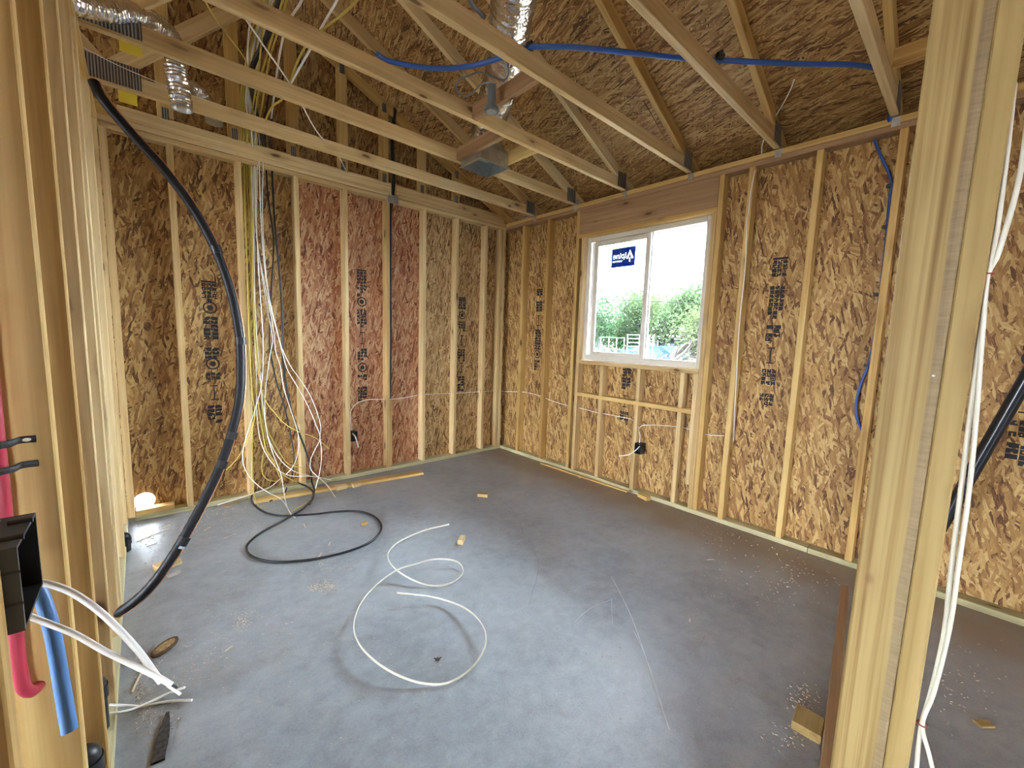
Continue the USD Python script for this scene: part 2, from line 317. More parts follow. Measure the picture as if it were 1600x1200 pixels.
sticker_blue = backlit('sticker_blue', (.016, .045, .17), (.016, .045, .17)); sticker_cream = backlit('sticker_cream', (.8, .8, .62), (.75, .76, .58))
def leafm(name, c):
    return mat(name, {'oi': ('geometry', {}), 'r': ('rgb_ramp', {'ramp': [(0, tuple(x * .7 for x in c)), (1, tuple(x * 1.3 for x in c))]}), 'd': ('diffuse_bsdf', {}), 't': ('translucent_bsdf', {}), 'm': ('mix_closure', dict(fac=.4))},
               [('oi.random_per_island', 'r.fac'), ('r.color', 'd.color'), ('r.color', 't.color'), ('d.BSDF', 'm.closure1'), ('t.BSDF', 'm.closure2')], 'm.closure')
leaf_olive = leafm('leaf_olive', (.050, .066, .030)); leaf_green = leafm('leaf_green', (.042, .070, .032)); leaf_straw = leafm('leaf_straw', (.12, .10, .055))
bark_out = plain('bark_grey', (.022, .019, .016), .9)
sand = plain('sand', (.15, .125, .095), .9, noise=.2, nscale=1.5)

# ------------------------------------------------------------------ the setting
HP, HT, HC = 2.695, 2.771, 2.860        # underside and top of the double top plate, top of the bottom chords
YT = [-0.500, -1.083, -1.668, -2.271, -2.887, -3.490]   # near faces of the roof trusses
SL = 0.455
lowz = lambda x: 2.795 + SL * (-x)      # underside of the top chords
RIDGE = -5.6
XL = -3.497                              # face of the left partition
YBACK, XFAR = -8.6, -9.6
RO = (-2.450, -1.215, 1.205, 2.430)      # rough opening of the window (y0, y1, z0, z1)

floor = group('floor', 'bare grey concrete slab dusted with sawdust', kind='structure')
obj('slab', bx(XFAR - .2, .10, YBACK - .2, .10, -.15, 0), concrete, floor)
ground = tag(obj('ground', bx(-60, 60, -60, 60, -.4, -.2), sand), 'pale bare ground outside the house', kind='structure')

wall_back = group('wall_back', 'back wall of open studs over strand board sheathing', kind='structure')
wall_right = group('wall_right', 'right wall of open studs with the window', kind='structure')
wall_left = group('wall_left', 'left partition of bare studs seen almost edge on', kind='structure')

def glyph_bars(n_chars, h, rng, cw):
    """A short run of stamped, unreadable characters: small bars in a 3 x 5 raster, along +u, h tall."""
    out = []
    for k in range(n_chars):
        if rng.random() < .07: continue
        for c in range(3):
            for r in range(5):
                if rng.random() < .86: out.append((k * cw + c * cw * .29, r * h / 5, k * cw + c * cw * .29 + cw * .30, r * h / 5 + h / 5.0))
    return out

def stamp(parent, axis, off, u, z0, z1, seed):
    """The mill's black ink stamp down the middle of a sheet: lines of tiny lettering, a round mark, a small I-shaped mark."""
    rng = random.Random(seed); rects = []; polys = []
    z = z1; first = True
    while z > z0 + .12:
        L = rng.choice([.10, .16, .22, .26]); rows = rng.choice([2, 2, 3]); cw = .030
        h = .044 if rows == 2 else .028
        if first: polys.append(sbox(u - .050, z - .016, u + .046, z - .002)); first = False
        for r in range(rows):
            nch = int(L / cw * rng.uniform(.7, 1.0))
            for (a, b, c, d) in glyph_bars(nch, h, rng, cw):
                rects.append((u - .048 + r * (h + .005) + b, z - .02 - c, u - .048 + r * (h + .005) + d, z - .02 - a))
        z -= L + .022
        if rng.random() < .38 and z > z0 + .2:
            polys.append(Point(u, z - .025).buffer(.046, 24).difference(Point(u, z - .025).buffer(.036, 24)))
            polys.append(Point(u, z - .025).buffer(.020, 12)); z -= .075
        elif rng.random() < .4 and z > z0 + .2:
            polys += [sbox(u - .004, z - .11, u + .004, z), sbox(u - .024, z - .008, u + .024, z), sbox(u - .024, z - .118, u + .024, z - .11)]; z -= .14
    m = []
    for (a, b, c, d) in rects:
        m.append((a, b, c, d))
    V, F = [], []
    for (a, b, c, d) in m:
        k = len(V); V += [(a, b), (c, b), (c, d), (a, d)]; F += [(k, k + 1, k + 2), (k, k + 2, k + 3)]
    V = np.array(V); e = .0008
    W = np.c_[V[:, 0], np.full(len(V), off - e), V[:, 1]] if axis == 'y' else np.c_[np.full(len(V), off - e), V[:, 0], V[:, 1]]
    parts = [trimesh.Trimesh(W, F, process=False)]
    for g in polys: parts.append(sheet(g, .0006, axis, off - .001))
    return obj('printed_stamp', cat_mesh(parts), ink, parent)

# sheathing of the back wall
hole = Point(-3.403, .118).buffer(.062, 20)
edges = [-4.80, -3.545, -2.325, -1.106, .100]
for k in range(4):
    p = sbox(edges[k] + .0015, .0, edges[k + 1] - .0015, 2.9)
    if k == 1: p = p.difference(hole)
    pn = obj('osb_panel', sheet(p, .011, 'y', .089), osb_back[max(0, k - 1)], wall_back)
    if k == 1: stamp(pn, 'y', .089, -2.945, .62, 1.78, 3)
    if k == 2: stamp(pn, 'y', .089, -1.742, .74, 2.02, 11)
    if k == 3: stamp(pn, 'y', .089, -.56, .78, 1.86, 21)
p = Polygon([(-11.3, 2.9), (.30, 2.9), (.30, lowz(.30) + .1), (RIDGE, lowz(RIDGE) + .1), (-11.3, lowz(2 * RIDGE + 11.3) + .1)])
obj('gable_panel', sheet(p, .011, 'y', .092), osb_gable, wall_back)
obj('house_wrap', sheet(sbox(XFAR, -.2, .12, 2.95).difference(hole), .004, 'y', .1005), housewrap, wall_back)
wires = []
for k in range(7):
    zc = .068 + .017 * k; hw = .055
    wires.append(tube(spline([(-3.403 - hw + 2 * hw * t, .106 + .002 * (k % 2), zc + .006 * math.sin(7 * t + 1.7 * k)) for t in np.linspace(0, 1, 7)], .006), .0011, 5))
for k in range(4): wires.append(tube(spline([(-3.44 + .026 * k + .008 * math.sin(5 * t + k), .1075, .06 + .12 * t) for t in np.linspace(0, 1, 6)], .006), .0010, 5))
obj('wire_lath', cat_mesh(wires), plain('lath_steel', (.10, .10, .11), .6), wall_back)
bxboard(wall_back, 'bottom_plate', -3.46, 0.0, 0, .089, 0, .038, treated)
bxboard(wall_back, 'top_plate', -3.5, -1.505, 0, .089, HP, HP + .0345, pine)
bxboard(wall_back, 'top_plate', -1.415, .089, 0, .089, HP, HP + .0345, pine)
bxboard(wall_back, 'top_plate', -3.5, -1.475, 0, .089, HP + .039, HT - .001, pine)
bxboard(wall_back, 'top_plate', -1.425, 0, 0, .089, HP + .039, HT - .001, pine)
BS = [-3.477] + [-.2936 + (k - 9) * .4064 for k in range(2, 10)]
for k, x in enumerate(BS): bxboard(wall_back, 'stud', x - .019, x + .019, 0, .089, .038, HP, pine)
bxboard(wall_back, 'stud', -.088, -.050, 0, .089, .038, HP, pine); bxboard(wall_back, 'stud', -.042, -.004, 0, .089, .038, HP, pine)
bxboard(wall_back, 'spacer_stud', BS[5] + .0195, BS[5] + .0575, .030, .0885, .038, .735, pine_warm)
bxboard(wall_back, 'blocking', -3.452, -3.235, .006, .0885, .0385, .0765, pine_warm)

# sheathing and framing of the right wall
edges = [-6.6, -5.40, -4.74, -3.52, -2.325, -1.106, .100]; ropen = sbox(RO[0], RO[2], RO[1], RO[3])
for k in range(6):
    p = sbox(edges[k] + .0015, 0, edges[k + 1] - .0015, 2.765).difference(ropen.buffer(.002, join_style=2))
    pn = obj('osb_panel', sheet(p, .011, 'x', .089), osb_right, wall_right)
    if k == 5: stamp(pn, 'x', .089, -.52, 1.0, 1.98, 31)
    if k == 4: stamp(pn, 'x', .089, -1.73, .62, 1.18, 41)
    if k == 3: stamp(pn, 'x', .089, -2.93, .86, 2.05, 51)
    if k == 2: stamp(pn, 'x', .089, -4.14, .84, 1.9, 61)
obj('house_wrap', sheet(sbox(YBACK, -.2, .10, 2.765).difference(sbox(RO[0] - .002, RO[2] - .002, RO[1] + .002, RO[3] + .002)), .004, 'x', .1005), housewrap, wall_right)
bxboard(wall_right, 'bottom_plate', 0, .089, -3.30, 0, 0, .038, treated)
bxboard(wall_right, 'bottom_plate', 0, .089, YBACK, -3.305, 0, .038, treated)
bxboard(wall_right, 'top_plate', 0, .089, -4.3, 0, HP, HP + .0365, pine_brown)
bxboard(wall_right, 'top_plate', 0, .089, YBACK, -4.303, HP, HP + .0365, pine_brown)
bxboard(wall_right, 'top_plate', 0, .089, YBACK, 0, HP + .038, HT, pine_warm)
RS = [-.312, -.706, -2.716, -3.1215, -3.521, -4.34, -4.75, -5.2, -5.6]
for y in RS: bxboard(wall_right, 'stud', 0, .089, y - .019, y + .019, .038, HP, pine_warm)
for y in (-1.118, -2.510): bxboard(wall_right, 'king_stud', 0, .089, y - .019, y + .019, .038, HP, pine_warm)
bxboard(wall_right, 'jack_stud', 0, .089, -1.212, -1.174, .038, 2.43, pine)
bxboard(wall_right, 'jack_stud', 0, .089, -2.490, -2.452, .038, 2.43, pine)
bxboard(wall_right, 'jack_stud', .0, .089, -2.4515, -2.416, .235, RO[2] - .04, pine)
bxboard(wall_right, 'sill_plate', 0, .089, RO[0], RO[1], RO[2] - .038, RO[2], pine)
for y in (-1.503, -1.909, -2.318): bxboard(wall_right, 'cripple_stud', 0.002, .089, y - .019, y + .019, .038, RO[2] - .0385, pine)
bxboard(wall_right, 'nailer', -.001, .089, -2.4155, -1.2125, .832, .870, pine_warm)
bxboard(wall_right, 'header', .0015, .089, -2.490, -1.1375, 2.470, HP - .0005, pine_brown)
bxboard(wall_right, 'header_plate', 0, .089, -2.490, -1.1375, 2.4305, 2.4695, pine_warm)

# left partition: studs close to the camera
LS = [-3.196 - .038, -2.750, -2.355, -1.960, -1.510, -1.268, -.655, -.115]
for k, y in enumerate(LS): bxboard(wall_left, 'stud', XL - .089, XL, y, y + .038, .038, HP, pine_warm if k in (0, 1, 2) else pine)
bxboard(wall_left, 'stud', XL - .089, XL, -3.62, -3.582, .038, HP, pine_warm)
bxboard(wall_left, 'bottom_plate', XL - .089, XL, -3.62, 0, 0, .038, treated)
bxboard(wall_left, 'top_plate', XL - .089, XL, -4.0, -.001, HP, HP + .038, pine_warm)
bxboard(wall_left, 'top_plate', XL - .089, XL, -4.0, -.001, HP + .0385, HT - .001, pine)

# ceiling: roof deck over the trusses, closed eave
ceiling = group('ceiling', 'underside of the strand board roof deck', kind='structure')
def deck(x0, x1, y0, y1, off=0.0, th=.011):
    z = lambda x: 2.895 + SL * (-x if x > RIDGE else -(2 * RIDGE - x)) + off
    v = [(x, y, z(x) + dz) for dz in (0, th) for (x, y) in ((x0, y0), (x1, y0), (x1, y1), (x0, y1))]
    f = [(0, 2, 1), (0, 3, 2), (4, 5, 6), (4, 6, 7), (0, 1, 5), (0, 5, 4), (1, 2, 6), (1, 6, 5), (2, 3, 7), (2, 7, 6), (3, 0, 4), (3, 4, 7)]
    return trimesh.Trimesh(v, f, process=False)
xs = [.55 - k * 1.11 for k in range(6)] + [RIDGE]
for i in range(6):
    y = .30 + (0 if i % 2 == 0 else -1.22)
    spans = [(y - 2.44 * (j + 1), y - 2.44 * j) for j in range(4)]
    if i % 2: spans.append((y, .30))
    for (a, b) in spans: obj('deck_panel', deck(xs[i + 1] + .0015, xs[i] - .0015, max(a, YBACK - .3) + .0015, b - .0015), osb_roof, ceiling)
obj('deck_panel', deck(2 * RIDGE - .55, RIDGE, YBACK - .3, .30), osb_roof, ceiling)
obj('roofing_felt', cat_mesh([deck(RIDGE, .56, YBACK - .3, .31, .0112, .004), deck(2 * RIDGE - .56, RIDGE, YBACK - .3, .31, .0112, .004)]), felt_black, ceiling)
obj('fascia', bx(.53, .56, YBACK - .3, .3, 2.50, 2.66), felt_black, ceiling)
obj('soffit', bx(.10, .56, YBACK - .3, .3, 2.50, 2.51), felt_black, ceiling)

# the rest of the house shell, behind and to the left of the camera, with its open doorways
wall_rear = group('wall_rear', 'rear wall of the house with a wide open doorway', kind='structure')
shell = sbox(XFAR, -.2, .10, 2.9).difference(unary_union([sbox(-4.8, .9, -3.75, 2.1)]))
obj('osb_panel', sheet(shell, .011, 'y', YBACK), osb_gable, wall_rear)
obj('gable_panel', sheet(Polygon([(-11.3, 2.9), (.1, 2.9), (RIDGE, lowz(RIDGE) + .1)]), .011, 'y', YBACK), osb_gable, wall_rear)
wall_far = group('wall_far', 'far left wall of the house with open window bays', kind='structure')
shell = sbox(YBACK, -.2, .10, 3.0).difference(unary_union([sbox(-3.3, 0.2, -1.3, 2.2)]))
obj('osb_panel', sheet(shell, .011, 'x', XFAR), osb_right, wall_far)

# ------------------------------------------------------------------ window
win = group('window_1', 'almond vinyl sliding window in the right wall', kind='structure')
y0, y1, z0, z1 = RO; fx0, fx1 = .045, .105
def frame_ring(ya, yb, za, zb, w, x0, x1, wb=None):
    wb = wb or w
    return cat_mesh([cbox(x0, x1, ya, ya + w, za, zb), cbox(x0, x1, yb - w, yb, za, zb), cbox(x0, x1, ya + w, yb - w, zb - w, zb), cbox(x0, x1, ya + w, yb - w, za, za + wb)])
obj('frame', frame_ring(y0 + .004, y1 - .004, z0 + .004, z1 - .004, .045, fx0, fx1, .058), vinyl, win)
sash = obj('sliding_sash', frame_ring(-1.915, -1.305, z0 + .050, z1 - .050, .046, .050, .076), vinyl, win)
obj('sash_pane', bx(.061, .065, -1.870, -1.350, z0 + .092, z1 - .092), glass_tint, sash)
obj('meeting_stile', cbox(.076, .100, -1.925, -1.885, z0 + .05, z1 - .05), white_strip, win)
obj('fixed_pane', bx(.086, .090, y0 + .045, -1.915, z0 + .06, z1 - .048), glass, win)
obj('side_strip', cbox(.060, .072, -1.300, -1.272, z0 + .055, z1 - .055), white_strip, win)
st = group('window_sticker', 'blue window maker sticker with cream lettering, stuck to the outside of the left pane', 'sticker')
from trimesh.path.polygons import projected
def word_shape(word, width, y_start, z_base, bold):
    """Lettering as a flat shape, scaled to a width; it reads rightly from outside, so it is mirrored from the room."""
    m = meshkit.text_mesh(word, .1, .01, bold=bold); pg = unary_union([projected(q, normal=[0, 0, 1]) for q in m.split(only_watertight=False)])
    from shapely import affinity
    k = width / (pg.bounds[2] - pg.bounds[0]); return affinity.affine_transform(pg, [k, 0, 0, k, y_start - pg.bounds[0] * k, z_base])
w1_ = word_shape('lpine', .146, -1.661, 2.192, True); w2_ = word_shape('WINDOWS', .110, -1.622, 2.158, True)
pk_ = unary_union([Polygon([(-1.742, 2.180), (-1.718, 2.180), (-1.701, 2.226), (-1.684, 2.180), (-1.662, 2.180), (-1.700, 2.264)]), sbox(-1.709, 2.150, -1.694, 2.190)])
ms = lambda pg: cat_mesh([sheet(q, .0006, 'x', .0655) for q in (getattr(pg, 'geoms', [pg])) if q.area > 1e-7])
obj('sticker_sheet', ms(sbox(-1.757, 2.112, -1.500, 2.288).difference(unary_union([w1_, w2_, pk_]))), sticker_blue, st)
obj('lettering', ms(w1_), sticker_cream, st); obj('small_lettering', ms(w2_), sticker_cream, st); obj('peaked_letter', ms(pk_), sticker_cream, st)

# ------------------------------------------------------------------ roof trusses
words = ['gable truss standing on the back wall, with upright sheathing studs', 'first pine roof truss out from the back wall', 'second pine roof truss from the back wall, sheet-metal duct boot beside it', 'third pine roof truss from the back wall, under the start of the blue pipe',
         'fourth pine roof truss from the back wall, big foil duct crossing above it', 'fifth pine roof truss from the back wall, the blue pipe clipped on its top edge', 'nearest pine roof truss, half hidden by the foreground post']
def plate(parent, c, w, h, y):
    m = bx(-w / 2, w / 2, -.0015, .0015, -h / 2, h / 2)
    p = usdkit.mesh(stage, numbered(path(parent), 'nail_plate'), m, plate_m); p.AddTranslateOp().Set(Gf.Vec3d(c[0], y, c[1])); return p
XE = 2 * RIDGE
def truss(k, Y, wood, wood2):
    t = group('roof_truss', words[k], 'roof truss', 'roof trusses'); yc = Y + .019
    T = lambda a, b, nm, w=.089, m=wood: board(t, nm, (a[0], yc, a[1]), (b[0], yc, b[1]), w, .038, (0, 0, 1) if abs(a[0] - b[0]) > 1e-3 else (1, 0, 0), m)
    hz = HT + .0445
    if k == 0:
        T((-3.4, hz), (-1.475, hz), 'bottom_chord', m=pine); T((-1.425, hz), (-.03, hz), 'bottom_chord', m=pine); T((XFAR, hz), (-3.404, hz), 'bottom_chord')
    else:
        T((XFAR, hz), (-5.2, hz), 'bottom_chord'); T((-5.198, hz), (-.02, hz), 'bottom_chord', m=wood2)
    c = .0445 / math.cos(math.atan(SL))
    mid = lambda x: lowz(x) + c + (0 if k else .005)
    T((.42, mid(.42)), (RIDGE + .02, mid(RIDGE + .02)), 'top_chord'); T((XE, mid(0)), (RIDGE - .02, mid(RIDGE)), 'top_chord')
    if k == 0:
        for x in [-3.151, -2.745, -2.339, -1.932, -1.545, -1.140, -.72]:
            T((x, HC + .002), (x, lowz(x) + .02), 'gable_stud', m=wood)
            plate(t, (x, HC + .03), .040, .075, Y - .002); plate(t, (x, lowz(x) + .02), .045, .075, Y - .002)
    else:
        if k <= 3:
            T((-3.395, HC + .01), (-2.42, 3.86), 'web'); T((-3.46, HC + .01), (-5.3, 4.95), 'web')
            plate(t, (-3.40, HC - .015), .24, .12, Y - .002)
        plate(t, (-.085, HT + .072), .125, .125, Y - .002)
        m = cat_mesh([bx(-.004, .026, Y - .004, Y - .0022, HT - .035, HT + .05), bx(-.0035, -.0015, Y - .010, Y + .030, HT - .055, HT - .002)])
        obj('hurricane_tie', m, galv, t)
    return t
gable_t = truss(0, 0.005, pine_warm, pine)
trs = [truss(i + 1, y, pine_warm if i in (3, 4, 5) else pine, pine) for i, y in enumerate(YT)]
for i, nm in enumerate(['yellow paper tag hanging below the first truss, nearer the back wall', 'yellow paper tag hanging below the second truss, beside the silver ducts']):
    Y = YT[i]; x0 = -3.385 if i == 0 else -3.365
    v = bx(x0, x0 + .082, Y + .0385, Y + .0395, HT - (.062 if i == 0 else .045), HT + .03)
    tag(obj('paper_tag', v, yellow_tag), nm, 'tag', 'yellow truss tags')
def blk(name, p0, p1, w, d, m, label):
    return tag(board(None, name, p0, p1, w, d, (0, 0, 1), m), label, 'wood block', 'blocking between the trusses')
blk('ceiling_block', (-1.717, YT[2] - .0005, 2.817), (-1.717, YT[3] + .0385, 2.817), .089, .038, pine_brown, 'brown ceiling block beside the grey pipe stub')
blk('ceiling_block', (-1.437, YT[1] + .0385, 2.820), (-1.437, YT[2] + .0385, 2.820), .089, .038, pine_brown, 'reddish brown block left of the sheet-metal duct boot')
blk('ceiling_block', (-1.122, YT[1] + .0385, 2.820), (-1.122, YT[2] + .0385, 2.820), .089, .038, pine_warm, 'pale block right of the sheet-metal duct boot')
blk('ceiling_block', (-.392, YT[5] - .0005, 2.905), (-.392, YT[5] - .60, 2.905), .089, .038, pine_warm, 'pale block running behind the foreground post from the nearest truss')

# ------------------------------------------------------------------ foreground posts on the right
post = group('doorway_post', 'broad pale wooden doorway post in the right foreground, white edge towards the window', 'post')
pm = usdkit.mesh(stage, numbered(path(post), 'stud'), trimesh.creation.extrude_polygon(sbox(-.013, -.0385, .013, .0385).buffer(.006, 6), HT, engine='earcut').apply_translation([0, 0, -HT / 2]), post_wood, smooth=35)
pm.AddTranslateOp().Set(Gf.Vec3d(-2.151, -3.8445, HT / 2))
post2 = tag(board(None, 'narrow_stud', (-2.125, -3.9085, 0), (-2.125, -3.9075, HT), .089, .038, (1, 0, 0), pine_post), 'narrow stud standing against the broad foreground post, white cables down its far side', 'post')
obj('nail_tip', trimesh.creation.icosphere(1, .003).apply_translation([-2.171, -3.877, 1.37]), nail_white, post)
strip = board(None, 'floor_strip', (-.36, -3.567, .019), (-2.9, -3.90, .019), .038, .038, (0, 1, 0), pine_brown)
tag(strip, 'long brown strip of wood on the slab left of the foreground post', 'board')

def rays(pts, r=0.0):
    """(px, py, Y) on the upright plane y = Y; (px, py) on the slab; a point that would sink into the slab is laid on it."""
    out = []
    for p in pts:
        if len(p) == 2: out.append(flo(p[0], p[1], r + .001)); continue
        q = on(1, p[2], p[0], p[1])
        out.append(q if q[2] > r + .001 and np.all(np.isfinite(q)) and q[1] < .2 else flo(p[0], p[1], r + .001))
    return out

# white cables down the narrow stud
xw = -2.10
def wside(pts): return [on(0, x, px, py) for px, py, x in pts]
c1 = wside([(1612, 150, -2.1500), (1592, 280, -2.1500), (1571, 360, -2.1500), (1556, 405, -2.1500), (1543, 428, -2.1500), (1531, 520, -2.1500), (1519, 620, -2.1500), (1502, 760, -2.1500), (1486, 890, -2.1500), (1475, 990, -2.1500), (1455, 1080, -2.1500), (1440, 1133, -2.1500), (1432, 1200, -2.1500), (1428, 1300, -2.1500)])
c2 = wside([(1585, 130, -2.1540), (1572, 250, -2.1540), (1556, 370, -2.1540), (1544, 424, -2.1540), (1535, 520, -2.1540), (1528, 620, -2.1540), (1515, 760, -2.1540), (1497, 890, -2.1540), (1484, 980, -2.1540), (1458, 1085, -2.1540), (1441, 1133, -2.1540), (1452, 1180, -2.1540), (1466, 1240, -2.1540), (1480, 1320, -2.1540)])
w1 = cable('post_cable', c1, .0042, cream_pvc, 'flat white cable tied along the narrow foreground stud, hanging straight at the bottom', sides=14)
w2 = cable('post_cable', c2, .0040, cream_pvc, 'flat white cable beside it on the narrow stud, its lower end veering right', sides=14)
for (px, py, l) in ((1543, 428, 'thin red tie round the white cables, upper one on the narrow stud'), (1441, 1131, 'dark red tie round the white cables, lower one near the floor')):
    c = on(0, -2.151, px, py); m = trimesh.creation.torus(.0085, .0013, 24, 8); m.apply_translation(c); tag(obj('cable_tie', m, red_tie), l, 'cable tie')
# black pipe leaning in the next room
a, b = on(0, -.35, 1640, 528), on(0, -.35, 1468, 826)
bp = group('black_pipe', 'thick glossy black pipe slanting across the next room at the right edge', 'pipe')
obj('pipe', tube(spline([a, b], .05), .027, 20), plain('black_gloss', (.012, .014, .018), .22), bp, smooth=50)

# ------------------------------------------------------------------ cable bundle on the back wall
def drop(py):
    """How far the hanging cables stand off the back wall, by height in the bundle."""
    return float(np.interp(py, [258, 300, 420, 560, 640, 700, 745, 780], [.045, .030, -.010, -.035, -.07, -.12, -.17, -.20]))
def hang(pts, r=.004, j=0.0): return rays([(x, y, drop(y) + j) for x, y in pts], r)
def attic(pts): return [on(1, Y, x, y) for x, y, Y in pts]
def up_from(x, k, j=0.0):
    """The cable's run above the top plate, bent over the trusses towards the middle of the attic."""
    Y0 = .045
    base = on(1, Y0, x, 258); s = (x - 400)
    return [attic([(424 + .25 * s + 3 * k, -14, -1.05), (404 + .35 * s + 4 * k, 50, -.80), (395 + .5 * s + 2 * k, 110, -.45 + j), (391 + .75 * s, 165, -.18), (x - 1 - .1 * k, 205, -.02), (x, 240, .035)])][0]
SP = dict(
 yellow=[
  ('tip curving down onto the slab left of the tangle', [(378, 258), (380, 300), (383, 350), (385, 400), (387, 450), (389, 500), (391, 545), (393, 600), (394, 660), (394, 710), (394, 745), (397, 772), (404, 790), (414, 800), (426, 805)], -.0, -1),
  ('ending in the middle of the tangle, its tip pointing down right', [(384, 258), (387, 310), (391, 350), (393, 400), (394, 445), (391, 490), (392, 540), (397, 580), (402, 620), (406, 650), (411, 680), (417, 705), (426, 718), (434, 738), (441, 753)], -.012, 0),
  ('ending low against the back wall behind the white ends', [(388, 258), (391, 320), (393, 400), (396, 470), (399, 515), (404, 560), (408, 610), (411, 655), (417, 690), (424, 718), (438, 738), (454, 749), (464, 754)], -.006, 1),
  ('sweeping left to a tip beside the black hose', [(381, 258), (383, 330), (386, 420), (388, 500), (391, 570), (395, 620), (398, 650), (392, 675), (383, 695), (371, 716), (353, 735)], -.02, 0),
  ('springing out right across a stud, its tip in the red bay', [(391, 258), (394, 350), (396, 450), (399, 540), (405, 590), (415, 626), (430, 646), (446, 663), (470, 676), (491, 683), (514, 701)], -.03, 2),
  ('lying flat to the right over the bottom plate', [(386, 258), (390, 380), (395, 480), (402, 560), (409, 620), (416, 665), (427, 690), (440, 712), (449, 724), (462, 729), (479, 731)], -.004, 1),
  ('bowing left in a small loop near the floor', [(382, 258), (386, 400), (391, 500), (398, 600), (409, 660), (413, 700), (409, 725), (411, 742), (420, 750), (432, 752)], .012, 0)],
 white=[
  ('end lying right over the bottom plate, upper one', [(393, 258), (395, 320), (398, 370), (398, 430), (397, 490), (398, 540), (401, 590), (401, 640), (405, 680), (412, 702), (424, 722), (440, 738), (458, 744), (480, 744), (500, 746), (517, 750)], -.01, 0),
  ('curling down to a tip on the slab in front of the tangle', [(400, 258), (399, 340), (404, 395), (411, 440), (419, 490), (424, 515), (426, 532), (422, 555), (417, 590), (414, 622), (414, 650), (419, 685), (427, 710), (434, 728), (440, 745), (443, 765), (448, 790), (454, 802), (461, 809)], -.02, 1),
  ('swinging left then right to the slab in a long S', [(402, 258), (401, 350), (404, 420), (408, 480), (411, 530), (411, 570), (408, 605), (397, 645), (384, 685), (379, 710), (381, 728), (390, 745), (405, 760), (422, 771), (438, 779), (447, 790)], -.04, 2),
  ('bulging furthest right but one, its white tip pointing down right', [(411, 262), (410, 320), (412, 380), (417, 440), (423, 480), (432, 515), (441, 550), (449, 577), (462, 600), (479, 630), (493, 662), (500, 685), (492, 703), (485, 720), (486, 734), (497, 745), (511, 758), (524, 777)], -.05, 1),
  ('bulging furthest right, its thin tip hanging by the red bay', [(405, 258), (410, 380), (418, 450), (430, 505), (441, 545), (454, 572), (468, 592), (482, 613), (495, 643), (501, 667), (500, 682), (502, 702), (502, 722), (498, 745), (493, 763)], -.06, 0),
  ('bent in a smooth bow between the two black cables', [(398, 258), (400, 350), (405, 400), (414, 445), (422, 485), (428, 520), (431, 550), (438, 572), (443, 605), (455, 643), (465, 675), (467, 697), (462, 720), (455, 733), (447, 741)], -.035, -1),
  ('end lying right over the bottom plate, lower one', [(396, 258), (397, 400), (401, 520), (408, 600), (413, 650), (419, 682), (429, 705), (444, 725), (461, 737), (483, 743)], -.015, -1)])
for colr, m_ in (('yellow', yellow_pvc), ('white', white_pvc)):
    for (txt, pts, j, k) in SP[colr]:
        full = up_from(pts[0][0], k) + hang(pts, .004, j)
        cable(f'{colr}_cable', full, .0040 if colr == 'yellow' else .0036, m_, f'{colr} bundle cable, {txt}', grp='hanging cable bundle', r2=.0062 if colr == 'yellow' else .0056)
